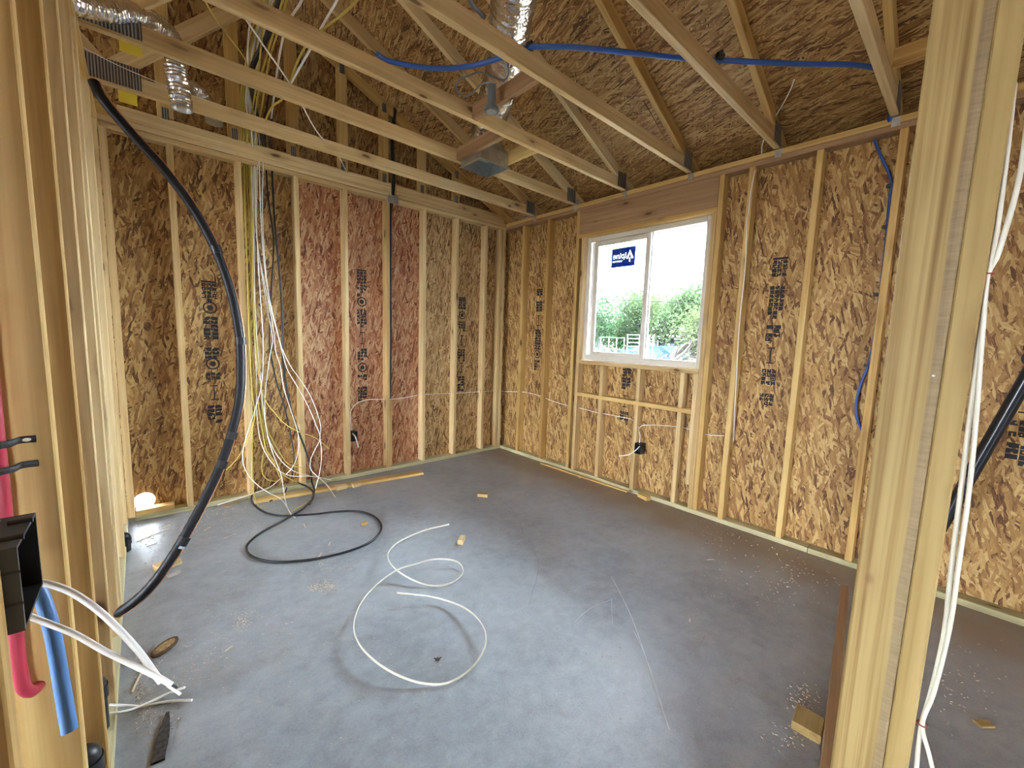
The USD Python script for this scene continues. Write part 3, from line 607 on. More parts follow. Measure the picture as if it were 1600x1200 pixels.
# a few that only show between the trusses
AT = [('attic_cable', white_pvc, .005, 'white cable running down the left edge of the attic bundle between two trusses', [(395, -20, -1.15), (393, 20, -.95), (389, 48, -.80), (387, 80, -.72), (387, 106, -.66), (386, 135, -.40), (384, 160, -.30), (387, 180, -.25), (392, 200, -.12), (396, 235, .03)]),
      ('attic_cable', black_pvc, .016, 'fat black cable crossing the attic bundle at a slant', [(440, -25, -1.35), (432, 15, -1.02), (422, 48, -.86), (410, 72, -.76), (397, 98, -.66), (392, 120, -.5), (398, 165, -.22), (410, 215, 0), (416, 242, .04)]),
      ('attic_cable', white_pvc, .0045, 'thin white attic cable bent at the second truss, running down to the top plate', [(372, 12, -1.55), (411, 70, -1.3), (453, 131, -1.06), (475, 170, -.85), (490, 198, -.7), (508, 222, -.5), (530, 246, -.2), (543, 272, .03)]),
      ('attic_cable', white_pvc, .006, 'white cable coming down from the roof to a bend at the second truss', [(534, -14, -1.75), (520, 12, -1.66), (504, 40, -1.55), (487, 73, -1.38), (468, 106, -1.2), (453, 133, -1.06)]),
      ('attic_cable', yellow_pvc, .006, 'yellow cable bowing beside the white one down to the second truss', [(572, -14, -1.78), (540, 18, -1.7), (510, 42, -1.6), (492, 56, -1.45), (478, 72, -1.35), (464, 98, -1.22), (453, 128, -1.07), (440, 155, -.95), (427, 165, -.8), (418, 180, -.7), (415, 190, -.6)]),
      ('attic_cable', yellow_pvc, .0042, 'single thin yellow cable slanting down to the bundle at top left', [(312, -14, -1.5), (330, 18, -1.35), (358, 58, -1.1), (386, 100, -.75), (388, 140, -.4)]),
      ('attic_cable', white_pvc, .006, 'short white cable dropping beside the attic bundle above the third truss', [(476, -14, -1.75), (470, 4, -1.7), (460, 19, -1.62), (448, 40, -1.4), (436, 90, -1.0), (428, 150, -.7), (424, 185, -.45)]),
      ('attic_cable', yellow_pvc, .0055, 'yellow cable at the right edge of the attic bundle, second truss bay', [(452, -16, -1.6), (447, 4, -1.5), (438, 40, -1.25), (430, 62, -1.08), (421, 92, -.9), (416, 118, -.8), (410, 160, -.5), (402, 205, -.05), (396, 235, .03)]),
      ('attic_cable', yellow_pvc, .0055, 'yellow cable second from the right edge of the attic bundle', [(446, -16, -1.55), (440, 6, -1.45), (430, 42, -1.2), (423, 66, -1.05), (414, 96, -.88), (408, 118, -.78), (401, 160, -.48), (395, 205, -.05), (390, 235, .03)]),
      ('attic_cable', yellow_pvc, .0055, 'yellow cable in the middle of the attic bundle, straightest of all', [(412, -16, -1.3), (411, 20, -1.05), (409, 60, -.9), (405, 100, -.75), (398, 150, -.5), (388, 205, -.05), (384, 235, .03)]),
      ('thin_string', white_pvc, .0022, 'thin pale string stretched from the left partition to the silver duct', [(128, 73, -.50), (180, 100, -.51), (230, 122, -.515), (268, 138, -.52)])]
for nm, m_, r, l, pts in AT: cable(nm, attic(pts), r, m_, l, 'string' if nm == 'thin_string' else 'cable', step=.02)
cable('black_cable', attic([(424, 120, -.5), (414, 200, -.03), (415, 240, .045)]) + hang([(416, 263), (418, 300), (423, 340), (427, 370), (427, 400), (424, 450), (422, 500), (421, 540), (425, 565), (433, 600), (443, 630), (450, 660), (456, 690), (459, 712), (458, 735), (456, 748)], .005), .0062, black_pvc, 'black cable of the bundle ending behind the tangle of white ends')
loop = [(487, 752), (491, 768), (485, 783), (472, 796), (455, 806), (440, 815), (415, 828), (396, 841), (385, 854), (388, 865), (402, 873), (428, 878), (462, 877), (500, 872), (545, 861), (578, 847), (594, 831), (595, 819), (583, 806), (560, 799), (530, 799), (495, 803), (468, 805), (440, 806), (415, 801), (397, 789), (393, 777), (401, 765), (419, 756), (446, 752), (472, 757), (487, 766), (490, 775), (483, 788)]
lp = []
for k, (x, y) in enumerate(loop): lp.append(flo(x, y, .05 if k == 0 else .036 if (k == 1 or k >= 25) else .012 if k in (2, 24) else .0085))
cable('black_cable', attic([(432, 120, -.5), (424, 200, -.03), (424, 242, .04)]) + hang([(425, 266), (427, 310), (430, 360), (434, 400), (438, 440), (441, 490), (442, 530), (442, 560), (447, 600), (455, 640), (466, 673), (477, 702), (484, 724)], .008, -.02) + lp, .0078, black_pvc, 'long black cable from the bundle, looped in two rings on the slab', step=.018)
cable('cable_tail', [flo(448, 762, .05), flo(446, 768, .03), flo(438, 775, .008), flo(422, 783, .006)], .006, black_pvc, 'short dark cable tail lying by the tangle on the slab')
cable('white_cable', [flo(340, 789, .02), flo(362, 782, .03), flo(397, 771, .05), flo(420, 762, .07), flo(440, 746, .10), flo(449, 738, .13)], .0045, white_pvc, 'white cable stretched left along the bottom plate from the tangle')
cable('yellow_cable', [flo(490, 777, .03), flo(474, 788, .015), flo(457, 798, .006), flo(441, 806, .006)], .004, yellow_pvc, 'short yellow cable end lying inside the small black ring')
# black cable through the notched plate in the middle of the back wall, with its strap
cable('black_cable', attic([(662, -10, -.05), (653, 20, -.04), (640, 60, -.02), (629, 105, .0), (620, 150, .0), (616, 180, .015), (613, 230, .03), (615, 265, .035), (614, 292, .04)]) + [V3(-1.452, .05, 2.70), V3(-1.462, .062, 2.6), V3(-1.465, .065, 2.2), V3(-1.468, .06, 1.4), V3(-1.470, .065, .9), V3(-1.47, .07, .70)], .019, black_pvc, 'thick black cable down the middle of the back wall through a notched top plate', step=.03)
tag(obj('plate_strap', bx(-1.520, -1.402, -.0035, -.0006, HP - .022, HP + .055), galv), 'grey metal strap nailed across the notch in the back top plate', 'strap')

# ------------------------------------------------------------------ black line set arching out of the left partition
hp = [(146, 128, 3.02), (158, 152, 2.97), (200, 203, 2.92), (250, 258, 2.87), (296, 318, 2.80), (334, 385, 2.73), (359, 452, 2.67), (373, 520, 2.62), (376, 570, 2.60), (374, 620, 2.58), (364, 668, 2.56), (347, 720, 2.55), (322, 775, 2.55), (297, 822, 2.56), (270, 868, 2.58), (240, 910, 2.62), (212, 938, 2.67), (190, 954, 2.73), (176, 962, 2.80)]
P = spline([away(*p) for p in hp], .012)
hose = group('line_set', 'black foam-wrapped pipe with a copper line, arching out of the left partition', 'pipe')
obj('foam_pipe', tube(P, .0200 + .0006 * np.sin(np.arange(len(P)) * 1.9), 18), black_foam, hose, smooth=60)
side = []
tg = np.gradient(P, axis=0); tg /= np.linalg.norm(tg, axis=1, keepdims=True)
for k in range(len(P)):
    v = P[k] - CAM; v /= np.linalg.norm(v); s_ = np.cross(tg[k], v); s_ /= np.linalg.norm(s_)
    if s_ @ rt < 0: s_ = -s_
    side.append(P[k] + s_ * .0225)
obj('copper_line', tube(np.array(side), .0026, 8), copper, hose, smooth=60)
for k in (.30, .475, .66, .71, .84):
    i = int(k * len(P)); seg = P[max(0, i - 2):i + 2]; mid = (seg + np.array(side)[max(0, i - 2):i + 2]) / 2
    obj('tape_band', tube(seg * .8 + np.array(side)[max(0, i - 2):i + 2] * .2, .0245, 18), black_pvc, hose, smooth=60)
i = int(.845 * len(P)); c = side[i] - (np.array(side[i]) - P[i]) * .25 + up * .0
tag(obj('tape_scrap', tube(P[i - 1:i + 2] * .72 + np.array(side)[i - 1:i + 2] * .28, .0206, 10), plain('pale_tape', (.55, .68, .78), .4), hose), 'pale blue scrap of tape')

# ------------------------------------------------------------------ left foreground: box, pipes, cable ends
bxg = group('electrical_box', 'black plastic electrical box on the nearest left stud', 'electrical box')
y0b, y1b, z0b, z1b, xb = -3.194, -3.072, 1.048, 1.155, -3.484
obj('side_wall', bx(xb - .085, xb, y0b, y0b + .006, z0b, z1b), grey_box, bxg); obj('side_wall', bx(xb - .085, xb, y1b - .004, y1b, z0b, z1b), dark_box, bxg)
obj('top_wall', bx(xb - .085, xb, y0b + .006, y1b - .004, z1b - .004, z1b), grey_box, bxg); obj('bottom_wall', bx(xb - .085, xb, y0b + .006, y1b - .004, z0b, z0b + .004), dark_box, bxg)
obj('back_wall', bx(xb - .087, xb - .085, y0b, y1b, z0b, z1b), dark_box, bxg)
obj('rib', bx(xb - .06, xb - .054, y0b + .01, y1b - .008, z1b, z1b + .002), dark_box, bxg); obj('rib', bx(xb - .035, xb - .029, y0b + .01, y1b - .008, z1b, z1b + .002), dark_box, bxg)
for zz_ in (.035, .075): obj('groove', bx(xb - .07, xb + .001, y0b - .0015, y0b, z0b + zz_, z0b + zz_ + .003), dark_box, bxg)
for dy in (.02, .08):
    obj('screw_lug', cyl((xb - .02, y0b + dy + .01, z1b + .001), (xb + .002, y0b + dy + .01, z1b + .001), .004, 10), grey_box, bxg)
# far stud the pipes run along: its side face is at y = -2.75
tag(obj('red_pipe', tube(spline([V3(-3.560, -2.772, 2.0), V3(-3.562, -2.772, 1.5), V3(-3.564, -2.773, 1.1), V3(-3.566, -2.775, .86), V3(-3.566, -2.777, .755), V3(-3.563, -2.774, .715), V3(-3.556, -2.766, .700), V3(-3.550, -2.748, .697)], .008), .0105, 14), red_pex, smooth=50), 'red water pipe clamped to the near left stud, bending into it near the bottom', 'pipe')
for zc, l in ((1.200, 'black pipe clamp with a white screw, upper one on the red pipe'), (1.152, 'black pipe clamp, lower one on the red pipe')):
    g = group('pipe_clamp', l, 'clamp', 'clamps on the red pipe')
    obj('band', tube(spline([V3(-3.590, -2.752, zc), V3(-3.580, -2.775, zc), V3(-3.563, -2.7865, zc), V3(-3.547, -2.776, zc), V3(-3.540, -2.7535, zc), V3(-3.520, -2.7525, zc)], .006), .003, 8, .0065, upv=(0, 0, 1)), dark_box, g)
    if zc > 1.17: obj('screw', trimesh.creation.icosphere(2, .006).apply_transform(np.diag([1, .5, .6, 1])).apply_translation([-3.531, -2.756, zc]), nail_white, g)
bl = spline([away(5, 905, 1.12), away(22, 893, 1.12), away(42, 900, 1.13), away(60, 922, 1.135), (away(76, 965, 1.14)), away(88, 1020, 1.15), away(98, 1080, 1.16), away(109, 1143, 1.17)], .006)
tag(obj('blue_pipe', tube(bl, .0105, 14), blue_pex_light, smooth=50), 'blue water pipe ending open below the black electrical box', 'pipe')
cw1 = [away(18, 905, 1.0), away(30, 908, .99), away(62, 910, .98), (away(100, 920, .97)), away(145, 947, .96), away(190, 988, .96), away(220, 1022, .97), away(240, 1050, .98), away(252, 1066, .985)]
cw2 = [away(22, 950, 1.0), away(32, 957, .99), away(70, 972, .98), away(115, 990, .97), away(165, 1018, .97), away(210, 1040, .975), away(245, 1057, .98), away(268, 1070, .985)]
cable('box_cable', cw1, .0042, white_pvc, 'upper white cable arching out of the black electrical box', r2=.0054, step=.008, sides=12)
g = group('box_cable', 'lower white cable from the electrical box, stripped at its end', 'cable')
obj('sheath', tube(spline(cw2, .008), .0038, 12, .0054), white_pvc, g, smooth=50)
e0, e1 = away(262, 1069, .986), away(282, 1082, .99)
obj('white_wire', tube(spline([e0 + up * -.002, e1 + up * -.003], .004), .0022, 8), white_pvc, g, smooth=50)
obj('black_wire', tube(spline([e0 + up * .003, e1 * .75 + e0 * .25 + up * .004], .004), .0019, 8), black_pvc, g, smooth=50)
cable('loose_wire', [flo(172, 1101, .046), flo(186, 1102, .044), flo(205, 1103, .026), flo(222, 1104, .010), flo(250, 1098, .006), flo(275, 1095, .006), flo(300, 1094, .010)], .0046, white_pvc, 'white cable scrap pointing right, its left end over the left bottom plate', step=.012)
cable('loose_wire', [flo(172, 1115, .046), flo(190, 1113, .044), flo(208, 1108, .028), flo(230, 1099, .018), flo(255, 1087, .012), flo(272, 1080, .016), flo(288, 1074, .030)], .0046, white_pvc, 'white cable scrap crossing the other one and rising to the right', step=.012)
# black drain fittings between the left studs
def fitting(y, x, top, r, l):
    g = group('drain_pipe', l, 'drain pipe')
    obj('pipe', cyl((x, y, -.01), (x, y, top), r, 24), black_pvc, g, smooth=40)
    obj('collar', cyl((x, y, top - .045), (x, y, top - .005), r * 1.14, 24), black_pvc, g, smooth=40)
    m = trimesh.creation.icosphere(3, r * 1.02); m.apply_translation([x, y, top]); obj('cap', m, black_pvc, g, smooth=60)
fitting(-2.44, -3.535, .25, .034, 'black drain pipe with a rounded cap low between the left studs')
fitting(-2.06, -3.545, .20, .034, 'black drain pipe in the next bay of the left partition, mostly hidden')
fitting(-.48, -3.505, .09, .03, 'black pipe stub peeping out at the foot of the far left studs')

# ------------------------------------------------------------------ ducts, pipes and wires overhead
def flex(name, pts, r, label, pitch=.018, amp=.07, caps=True):
    P = spline(pts, pitch / 4); n = len(P); s_ = np.arange(n)
    R = r * (1 + amp * np.sin(s_ * 2 * np.pi / 4) * .6 + .05 * (nrg.random(n) - .5))
    m = tube(P, R, 26, hollow=False)
    v = m.vertices; d = meshkit.noise(v * 70, 3) - .5
    idx = np.minimum(np.arange(len(v)) // 26, n - 1); c = P[idx]; nv = v - c; L = np.linalg.norm(nv, axis=1, keepdims=True) + 1e-9
    m.vertices = v + nv / L * (d * .11 * r)[:, None]
    g = group(name, label, 'duct'); obj('foil_sleeve', m, foil, g, smooth=28); return g, P
g, P_ = flex('flex_duct', [on(1, -1.24, 90, -12), on(1, -1.17, 125, 4), on(1, -1.12, 165, 14), on(1, -1.06, 205, 22), on(1, -.99, 240, 36), on(1, -.93, 263, 56), on(1, -.88, 274, 80), on(1, -.86, 275, 110), on(1, -.86, 280, 140), on(1, -.86, 284, 168)], .050, 'silver flexible duct bent over the second truss at top left, open end hanging')
obj('end_ring', trimesh.creation.annulus(.046, .051, .012).apply_translation(P_[-1] + V3(0, 0, -.004)), galv, g)
g, P_ = flex('flex_duct', [on(1, -.40, 286, 152), on(1, -.33, 292, 142), on(1, -.27, 302, 139), on(1, -.23, 314, 147), on(1, -.22, 325, 164), on(1, -.22, 334, 186)], .045, 'smaller silver duct elbow between the first truss and the back wall')
obj('end_ring', cyl(P_[-1] + V3(0, 0, -.030), P_[-1] + V3(0, 0, -.004), .052, 28), galv, g, smooth=40)
g, P_ = flex('foil_duct', [V3(-1.28, -1.235, 2.955), V3(-1.31, -1.29, 2.99), V3(-1.39, -1.42, 3.03), V3(-1.48, -1.62, 3.07), V3(-1.60, -1.83, 3.12), V3(-1.76, -2.05, 3.185), V3(-1.95, -2.36, 3.22), V3(-2.10, -2.65, 3.24)], .118, 'big foil-wrapped duct rising from the sheet-metal boot over two trusses', pitch=.05, amp=.05)
boot = group('duct_boot', 'sheet-metal duct boot hanging between the two ceiling blocks', 'duct boot')
x0, x1, ya, yb, za, zb = -1.414, -1.150, -1.340, -1.0845, 2.726, 2.835
for (a_, b_) in (((x0, x0 + .0015), (ya, yb)), ((x1 - .0015, x1), (ya, yb)), ((x0, x1), (ya, ya + .0015)), ((x0, x1), (yb - .0015, yb))): obj('side', bx(*a_, *b_, za, zb), galv, boot)
obj('flange', cat_mesh([bx(x0 - .02, x0, ya, yb, za, za + .0015), bx(x1, x1 + .012, ya, yb, za, za + .0015), bx(x0 - .02, x1 + .012, ya - .02, ya, za, za + .0015)]), galv, boot)
hood = trimesh.convex.convex_hull(np.vstack([[(x, y, zb) for x in (x0, x1) for y in (ya, yb)], [(-1.28 + .09 * math.cos(t), -1.225 + .09 * math.sin(t), 2.935) for t in np.linspace(0, 2 * np.pi, 20, endpoint=False)]]))
obj('hood', hood, galv, boot)
obj('collar', cyl((-1.28, -1.225, 2.93), (-1.285, -1.24, 2.985), .094, 28), galv, boot, smooth=40)
gp = group('pipe_stub', 'grey plastic pipe stub with a flange, hanging beside a ceiling block', 'pipe')
c = on(1, -1.96, 768, 172)
obj('pipe', cyl(c, c + V3(0, 0, .13), .024, 20), grey_plastic, gp, smooth=40)
obj('flange', cyl(c + V3(0, 0, -.006), c + V3(0, 0, .012), .042, 24), grey_plastic, gp, smooth=40)
obj('inset', cyl(c + V3(0, 0, -.010), c + V3(0, 0, -.005), .030, 24), plain('grey_inset', (.30, .31, .30), .6), gp, smooth=40)
cable('loop_wire', attic([(793, 100, -2.05), (795, 112, -2.03), (790, 124, -2.0), (776, 123, -1.97), (762, 116, -1.95), (748, 113, -1.93), (733, 118, -1.93), (720, 123, -1.93), (713, 132, -1.93), (715, 144, -1.94), (726, 150, -1.95), (738, 146, -1.96), (750, 133, -1.98), (760, 129, -1.99), (770, 128, -1.99)]), .0042, grey_wire, 'looped grey wire feeding the grey pipe stub')
cable('dark_wire', attic([(731, -12, -2.32), (737, 6, -2.30), (746, 16, -2.27), (757, 27, -2.25)]), .010, grey_wire, 'dark wire dropping behind the third truss beside the foil duct')
cable('truss_pipe', [on(2, z_, *p) for z_, p in ((2.874, (590, 84)), (2.874, (600, 92)), (2.868, (640, 102)), (2.862, (690, 107)), (2.866, (740, 102)), (2.872, (780, 91)), (2.880, (828, 74)), (2.882, (860, 73)), (2.878, (900, 74)), (2.875, (1000, 84)), (2.874, (1080, 92)), (2.874, (1125, 94)), (2.872, (1250, 100)), (2.872, (1340, 102)), (2.870, (1380, 112)))] + [on(1, -3.46, 1390, 140), V3(-.03, -3.455, 2.80), V3(.05, -3.44, 2.70)], .0125, blue_pex, 'blue water pipe strung across the tops of the trusses', 'pipe', sides=14, step=.02)
wpx = [(1366, 218, .045), (1376, 243, .045), (1388, 268, .05), (1393, 286, .06), (1390, 310, .065), (1384, 380, .07), (1376, 450, .07), (1367, 520, .07), (1357, 570, .06), (1345, 600, .05), (1338, 630, .05), (1339, 652, .05), (1345, 668, .06), (1352, 690, .08)]
cable('wall_pipe', [on(0, x, px, py) for px, py, x in wpx], .0075, blue_pex, 'blue pipe hugging a stud of the right wall, bowed near its lower end', 'pipe', step=.02, sides=12)
for (px, py, z_, l) in ((828, 73, 2.886, 'black clip holding the blue pipe on the third truss'), (1125, 88, 2.882, 'black clip holding the blue pipe on the fifth truss')):
    c = on(2, z_, px, py); tag(obj('pipe_clip', cat_mesh([cyl(c + V3(-.016, .008, 0), c + V3(.016, -.008, 0), .0165, 12), bx(c[0] - .006, c[0] + .006, c[1] - .014, c[1] + .014, c[2] + .008, c[2] + .024)]), dark_box), l, 'clip', 'black pipe clips')
for (px, py, l) in ((1389, 291, 'uppermost black clip of the blue wall pipe'), (1382, 355, 'second black clip down the blue wall pipe'), (1369, 460, 'third black clip down the blue wall pipe'), (1354, 571, 'lowest black clip of the blue wall pipe')):
    c = on(0, .062, px, py); tag(obj('wall_clip', cbox(c[0] - .014, c[0] + .008, c[1] - .010, c[1] + .012, c[2] - .010, c[2] + .010), dark_box), l, 'clip', 'clips on the wall pipe')
cable('ceiling_wire', attic([(1190, 240, -2.775), (1191, 226, -2.80), (1197, 210, -2.83), (1208, 188, -2.87), (1222, 165, -2.93), (1236, 138, -3.0), (1250, 100, -3.05), (1270, 65, -3.12), (1290, 35, -3.18), (1310, 2, -3.25), (1322, -20, -3.28)]), .0042, white_pvc, 'thin white wire slanting down from the roof to the right top plate')
yw = RS[2] - .0235
cable('stud_wire', [on(1, yw, 1180, 266), on(1, yw, 1174, 295), on(1, yw, 1169, 335), on(1, yw, 1167, 345), on(1, yw, 1164, 420), on(1, yw, 1156, 500), on(1, yw, 1150, 600), on(1, yw, 1147, 660), on(1, yw, 1146, 690)], .0042, white_pvc, 'thin white wire stapled down a stud right of the window')

# cable threaded through the studs at knee height, and the two outlet boxes
def knee(pts, wall): return [on(1, .045, x, y) if wall == 'b' else on(0, .045, x, y) for x, y in pts]
cable('knee_cable', knee([(549, 672), (548.5, 662), (548, 652), (549, 640), (558, 630), (572, 625), (600, 624), (622, 623), (640, 620), (656, 617), (690, 615), (720, 614), (750, 612), (774, 611), (784, 611.5)], 'b') + knee([(800, 612), (822, 613), (842, 618), (862, 626), (884, 633), (912, 639), (930, 644), (952, 648), (972, 652), (988, 656)], 'r') + [V3(.02, -1.945, .62)], .0042, white_pvc, 'white cable threaded through the studs of both walls at knee height', step=.02)
cable('knee_cable', [V3(.025, -1.952, .47)] + knee([(1000, 680), (998, 672), (1003, 665), (1015, 664), (1040, 665), (1062, 667), (1078, 671), (1100, 678), (1114, 680), (1131, 681)], 'r'), .0042, white_pvc, 'white cable from the outlet box under the window to the right through the studs', step=.02)
def outlet(wall, c, l, l2):
    g = group('outlet_box', l, 'outlet box')
    w, h, d = .062, .098, .07
    if wall == 'b':
        x, y, z = c; parts = [(x, x + .004, y, y + d, z, z + h), (x + w - .004, x + w, y, y + d, z, z + h), (x + .004, x + w - .004, y, y + d, z, z + .004), (x + .004, x + w - .004, y, y + d, z + h - .004, z + h)]
        back = (x, x + w, y + d - .004, y + d, z, z + h); tip = [V3(x + .02, y + .03, z + .07), V3(x + .03, y - .01, z + .05), V3(x + .038, y - .035, z + .0), V3(x + .048, y - .045, z - .055)]
    else:
        x, y, z = c; parts = [(x, x + d, y, y + .004, z, z + h), (x, x + d, y - w, y - w + .004, z, z + h), (x, x + d, y - w, y, z, z + .004), (x, x + d, y - w, y, z + h - .004, z + h)]
        back = (x + d - .004, x + d, y - w, y, z, z + h); tip = [V3(x + .03, y - .03, z + .06), V3(x - .02, y - .02, z + .03), V3(x - .06, y + .02, z - .01), V3(x - .10, y + .10, z - .035)]
    obj('shell', cat_mesh([bx(*p) for p in parts]), dark_box, g); obj('back', bx(*back), dark_box, g)
    for k, dz in enumerate((0, .010)): obj('wire_end', tube(spline([q + V3(.004 * k, 0, dz * (1 - i / 4)) for i, q in enumerate(tip)], .008), .003, 8), white_pvc, g, smooth=50)
outlet('b', (-1.898, -.012, .365), 'black outlet box on a stud of the back wall, short wire end drooping', '')
outlet('r', (-.012, -1.930, .388), 'black outlet box under the window, its wire end poking left', '')

# ------------------------------------------------------------------ on the slab
def block(name, px, py, L, w, h, ang, label, m=pine, tilt=0.0, cat='wood scrap'):
    c = flo(px, py); a = math.radians(ang); d = V3(math.cos(a), math.sin(a), 0) * L / 2
    return tag(board(None, name, V3(c[0], c[1], h / 2) - d, V3(c[0], c[1], h / 2) + d, w, h, (-d[1], d[0], 0), m), label, cat)
block('wood_block', 754, 776, .09, .038, .030, -48, 'pale wood offcut lying alone in the middle of the slab, furthest back', pine)
block('wood_block', 721, 847, .075, .038, .032, 40, 'pale wood offcut near the white looped cable', pine)
block('wood_block', 570, 820, .038, .03, .022, 20, 'tiny wood cube inside the big black ring', pine_warm)
block('wood_block', 533, 764, .10, .05, .036, 5, 'wood offcut at the end of the long board, left one of two', pine)
block('wood_block', 556, 760, .07, .05, .032, 10, 'wood offcut at the end of the long board, right one of two', pine)
block('wood_block', 262, 886, .115, .07, .036, 22, 'pale wood offcut beneath the black arching pipe', pine)
block('wood_block', 272, 899, .06, .025, .016, 15, 'flat pale chip just in front of the black arching pipe', plain('weathered', (.5, .46, .42), .8))
block('wood_block', 1262, 1137, .10, .089, .034, 4, 'thick pale offcut leaning at the brown strip, bottom right', pine_post)
block('wood_block', 1537, 1133, .055, .032, .010, -40, 'small pale chip alone on the slab at far right', pine_post)
block('wood_block', 1006, 779, .11, .05, .036, 75, 'brown offcut lying by the right wall below the outlet box', pine_warm)
block('tan_paper', 906, 744, .10, .055, .003, 60, 'scrap of tan card at the foot of the right wall', paper, cat='paper scrap')
board_a, board_b = flo(396, 783), flo(658, 739)
tag(board(None, 'long_board', V3(board_a[0], board_a[1] - .03, .012), V3(board_b[0], board_b[1] - .02, .012), .085, .024, (0, 1, 0), pine_warm), 'long flat board lying along the foot of the back wall', 'board')
tag(board(None, 'thin_lath', flo(845, 724, .008), flo(980, 768, .008), .022, .016, (1, 0, 0), pine_warm), 'thin lath lying along the foot of the right wall', 'board')
wl = [(702, 819, .05), (690, 822, .045), (665, 828, .03), (636, 840, .010), (616, 852, .03), (606, 867, .045), (610, 880, .04), (623, 893, .03), (645, 906, .016), (668, 914, .006), (695, 914, .006), (715, 905, .006), (724, 892, .010), (717, 879, .018), (700, 874, .024), (676, 874, .026), (650, 881, .030), (622, 890, .034), (600, 904, .022), (576, 926, .012), (560, 950, .018), (553, 975, .028), (556, 995, .034), (570, 1018, .032), (600, 1043, .026), (634, 1060, .014), (664, 1068, .006), (695, 1068, .005), (722, 1056, .006), (745, 1034, .010), (758, 1010, .022), (759, 990, .034), (748, 968, .034), (728, 951, .026), (700, 939, .016), (672, 932, .018), (648, 929, .030), (620, 926, .042)]
cable('white_looped_cable', [flo(x, y, 1.5 * z_ + .003) for x, y, z_ in wl], .0032, cream_pvc, 'flat white cable curled in two rings on the middle of the slab', r2=.0058, sides=10, step=.012)
kn = group('bark_knot', 'oval knot of wood lying on the slab at lower left', 'wood scrap')
m = trimesh.creation.icosphere(3, 1.0); m.vertices = m.vertices * (1 + .15 * (meshkit.noise(m.vertices * 3, 5) - .5))[:, None] * [.052, .026, .012]
m.apply_transform(trimesh.transformations.rotation_matrix(.75, [0, 0, 1])); c = flo(258, 1014); m.apply_translation([c[0], c[1], .011]); obj('knot', m, plain('knot_tan', (.36, .22, .09), .85, noise=.4, nscale=90), kn, smooth=60)
rim = trimesh.creation.torus(1.0, .16, 36, 8); rim.vertices *= [.052, .026, .06]; rim.apply_transform(trimesh.transformations.rotation_matrix(.75, [0, 0, 1])); rim.apply_translation([c[0], c[1], .010]); obj('bark_rim', rim, bark_m, kn, smooth=60)
spl = flo(254, 1155); a_, b_ = flo(262, 1115), flo(247, 1192)
v = []
for k in range(14):
    t = k / 13; q = a_ * (1 - t) + b_ * t; w = .004 + .013 * math.sin(min(1, t * 1.25) * math.pi * .62) + .002 * rnd.random(); n_ = np.cross(b_ - a_, [0, 0, 1]); n_ /= np.linalg.norm(n_); v.append((q + n_ * w)[:2]); v.insert(0, (q - n_ * w)[:2])
m = trimesh.creation.extrude_polygon(Polygon(v).buffer(0), .007, engine='earcut'); m.apply_translation([0, 0, .0005]); tag(obj('dark_splinter', m, plain('charred_bark', (.05, .042, .036), .9, noise=.6, nscale=80)), 'dark splinter of bark on the slab near the bottom left', 'wood scrap')
dl = flo(684, 1031); pts = [(math.cos(a) * r, math.sin(a) * r) for a, r in zip(np.linspace(0, 2 * np.pi, 12, endpoint=False), [.018, .006, .014, .005, .02, .006, .012, .004, .016, .006, .01, .005])]
m = trimesh.creation.extrude_polygon(Polygon(pts), .004, engine='earcut'); m.apply_translation([dl[0], dl[1], .0005]); tag(obj('dry_leaf', m, bark_m), 'small dark dry leaf inside the larger white ring', 'leaf')
pb = flo(1104, 848, .008); m = trimesh.creation.icosphere(2, .008); m.apply_translation(pb); tag(obj('dark_nut', m, grey_wire, smooth=60), 'small dark round nut on the slab in front of the right wall', 'nut')
tp = [flo(340, 788), flo(352, 783), flo(368, 780), flo(374, 786), flo(362, 792), flo(350, 793)]
m = trimesh.creation.extrude_polygon(Polygon([(p[0], p[1]) for p in tp]), .006, engine='earcut'); m.apply_translation([0, 0, .001]); tag(obj('torn_card', m, plain('card_brown', (.33, .25, .17), .9)), 'torn piece of brown card below the back wall, left of the tangle', 'paper scrap')

# hairline cracks and scratches in the slab
def streak(name, px, w, m_, z=.0004):
    P = spline([flo(x, y, z) for x, y in px], .03); t = np.gradient(P, axis=0); n_ = np.cross(t, [0, 0, 1]); n_ /= np.linalg.norm(n_, axis=1, keepdims=True) + 1e-9
    P = P + n_ * ((meshkit.noise(P * 14, 2) - .5) * .012 * (1 if m_ is crack_dark else 0))[:, None]
    ww = w * (.5 + meshkit.noise(P * 30, 9))[:, None]; V = np.vstack([P + n_ * ww / 2, P - n_ * ww / 2]); n = len(P)
    F = [(i, i + n, i + 1) for i in range(n - 1)] + [(i + 1, i + n, i + n + 1) for i in range(n - 1)]
    f = np.array(F); m = trimesh.Trimesh(V, f, process=False)
    if m.face_normals[0][2] < 0: m.invert()
    return obj(name, m, m_, floor)
streak('crack', [(768, 772), (788, 786), (802, 800), (812, 816), (818, 832), (824, 842), (832, 852), (836, 864), (842, 878), (839, 900), (834, 922), (826, 945)], .0017, crack_dark)
streak('crack', [(826, 842), (838, 838), (850, 836)], .0013, crack_dark)
streak('crack', [(1102, 992), (1096, 1004), (1085, 1014), (1076, 1024)], .0013, crack_dark)
streak('scratch', [(955, 900), (968, 925), (985, 960), (1000, 1000), (1013, 1038), (1025, 1075), (1036, 1110), (1046, 1140)], .004, scratch_pale)
streak('scratch', [(990, 985), (1004, 1014), (1014, 1040)], .003, scratch_pale)
streak('scratch', [(956, 935), (956, 960), (957, 975)], .002, scratch_pale)
streak('scratch', [(898, 972), (915, 956), (935, 944), (956, 937)], .002, scratch_pale)
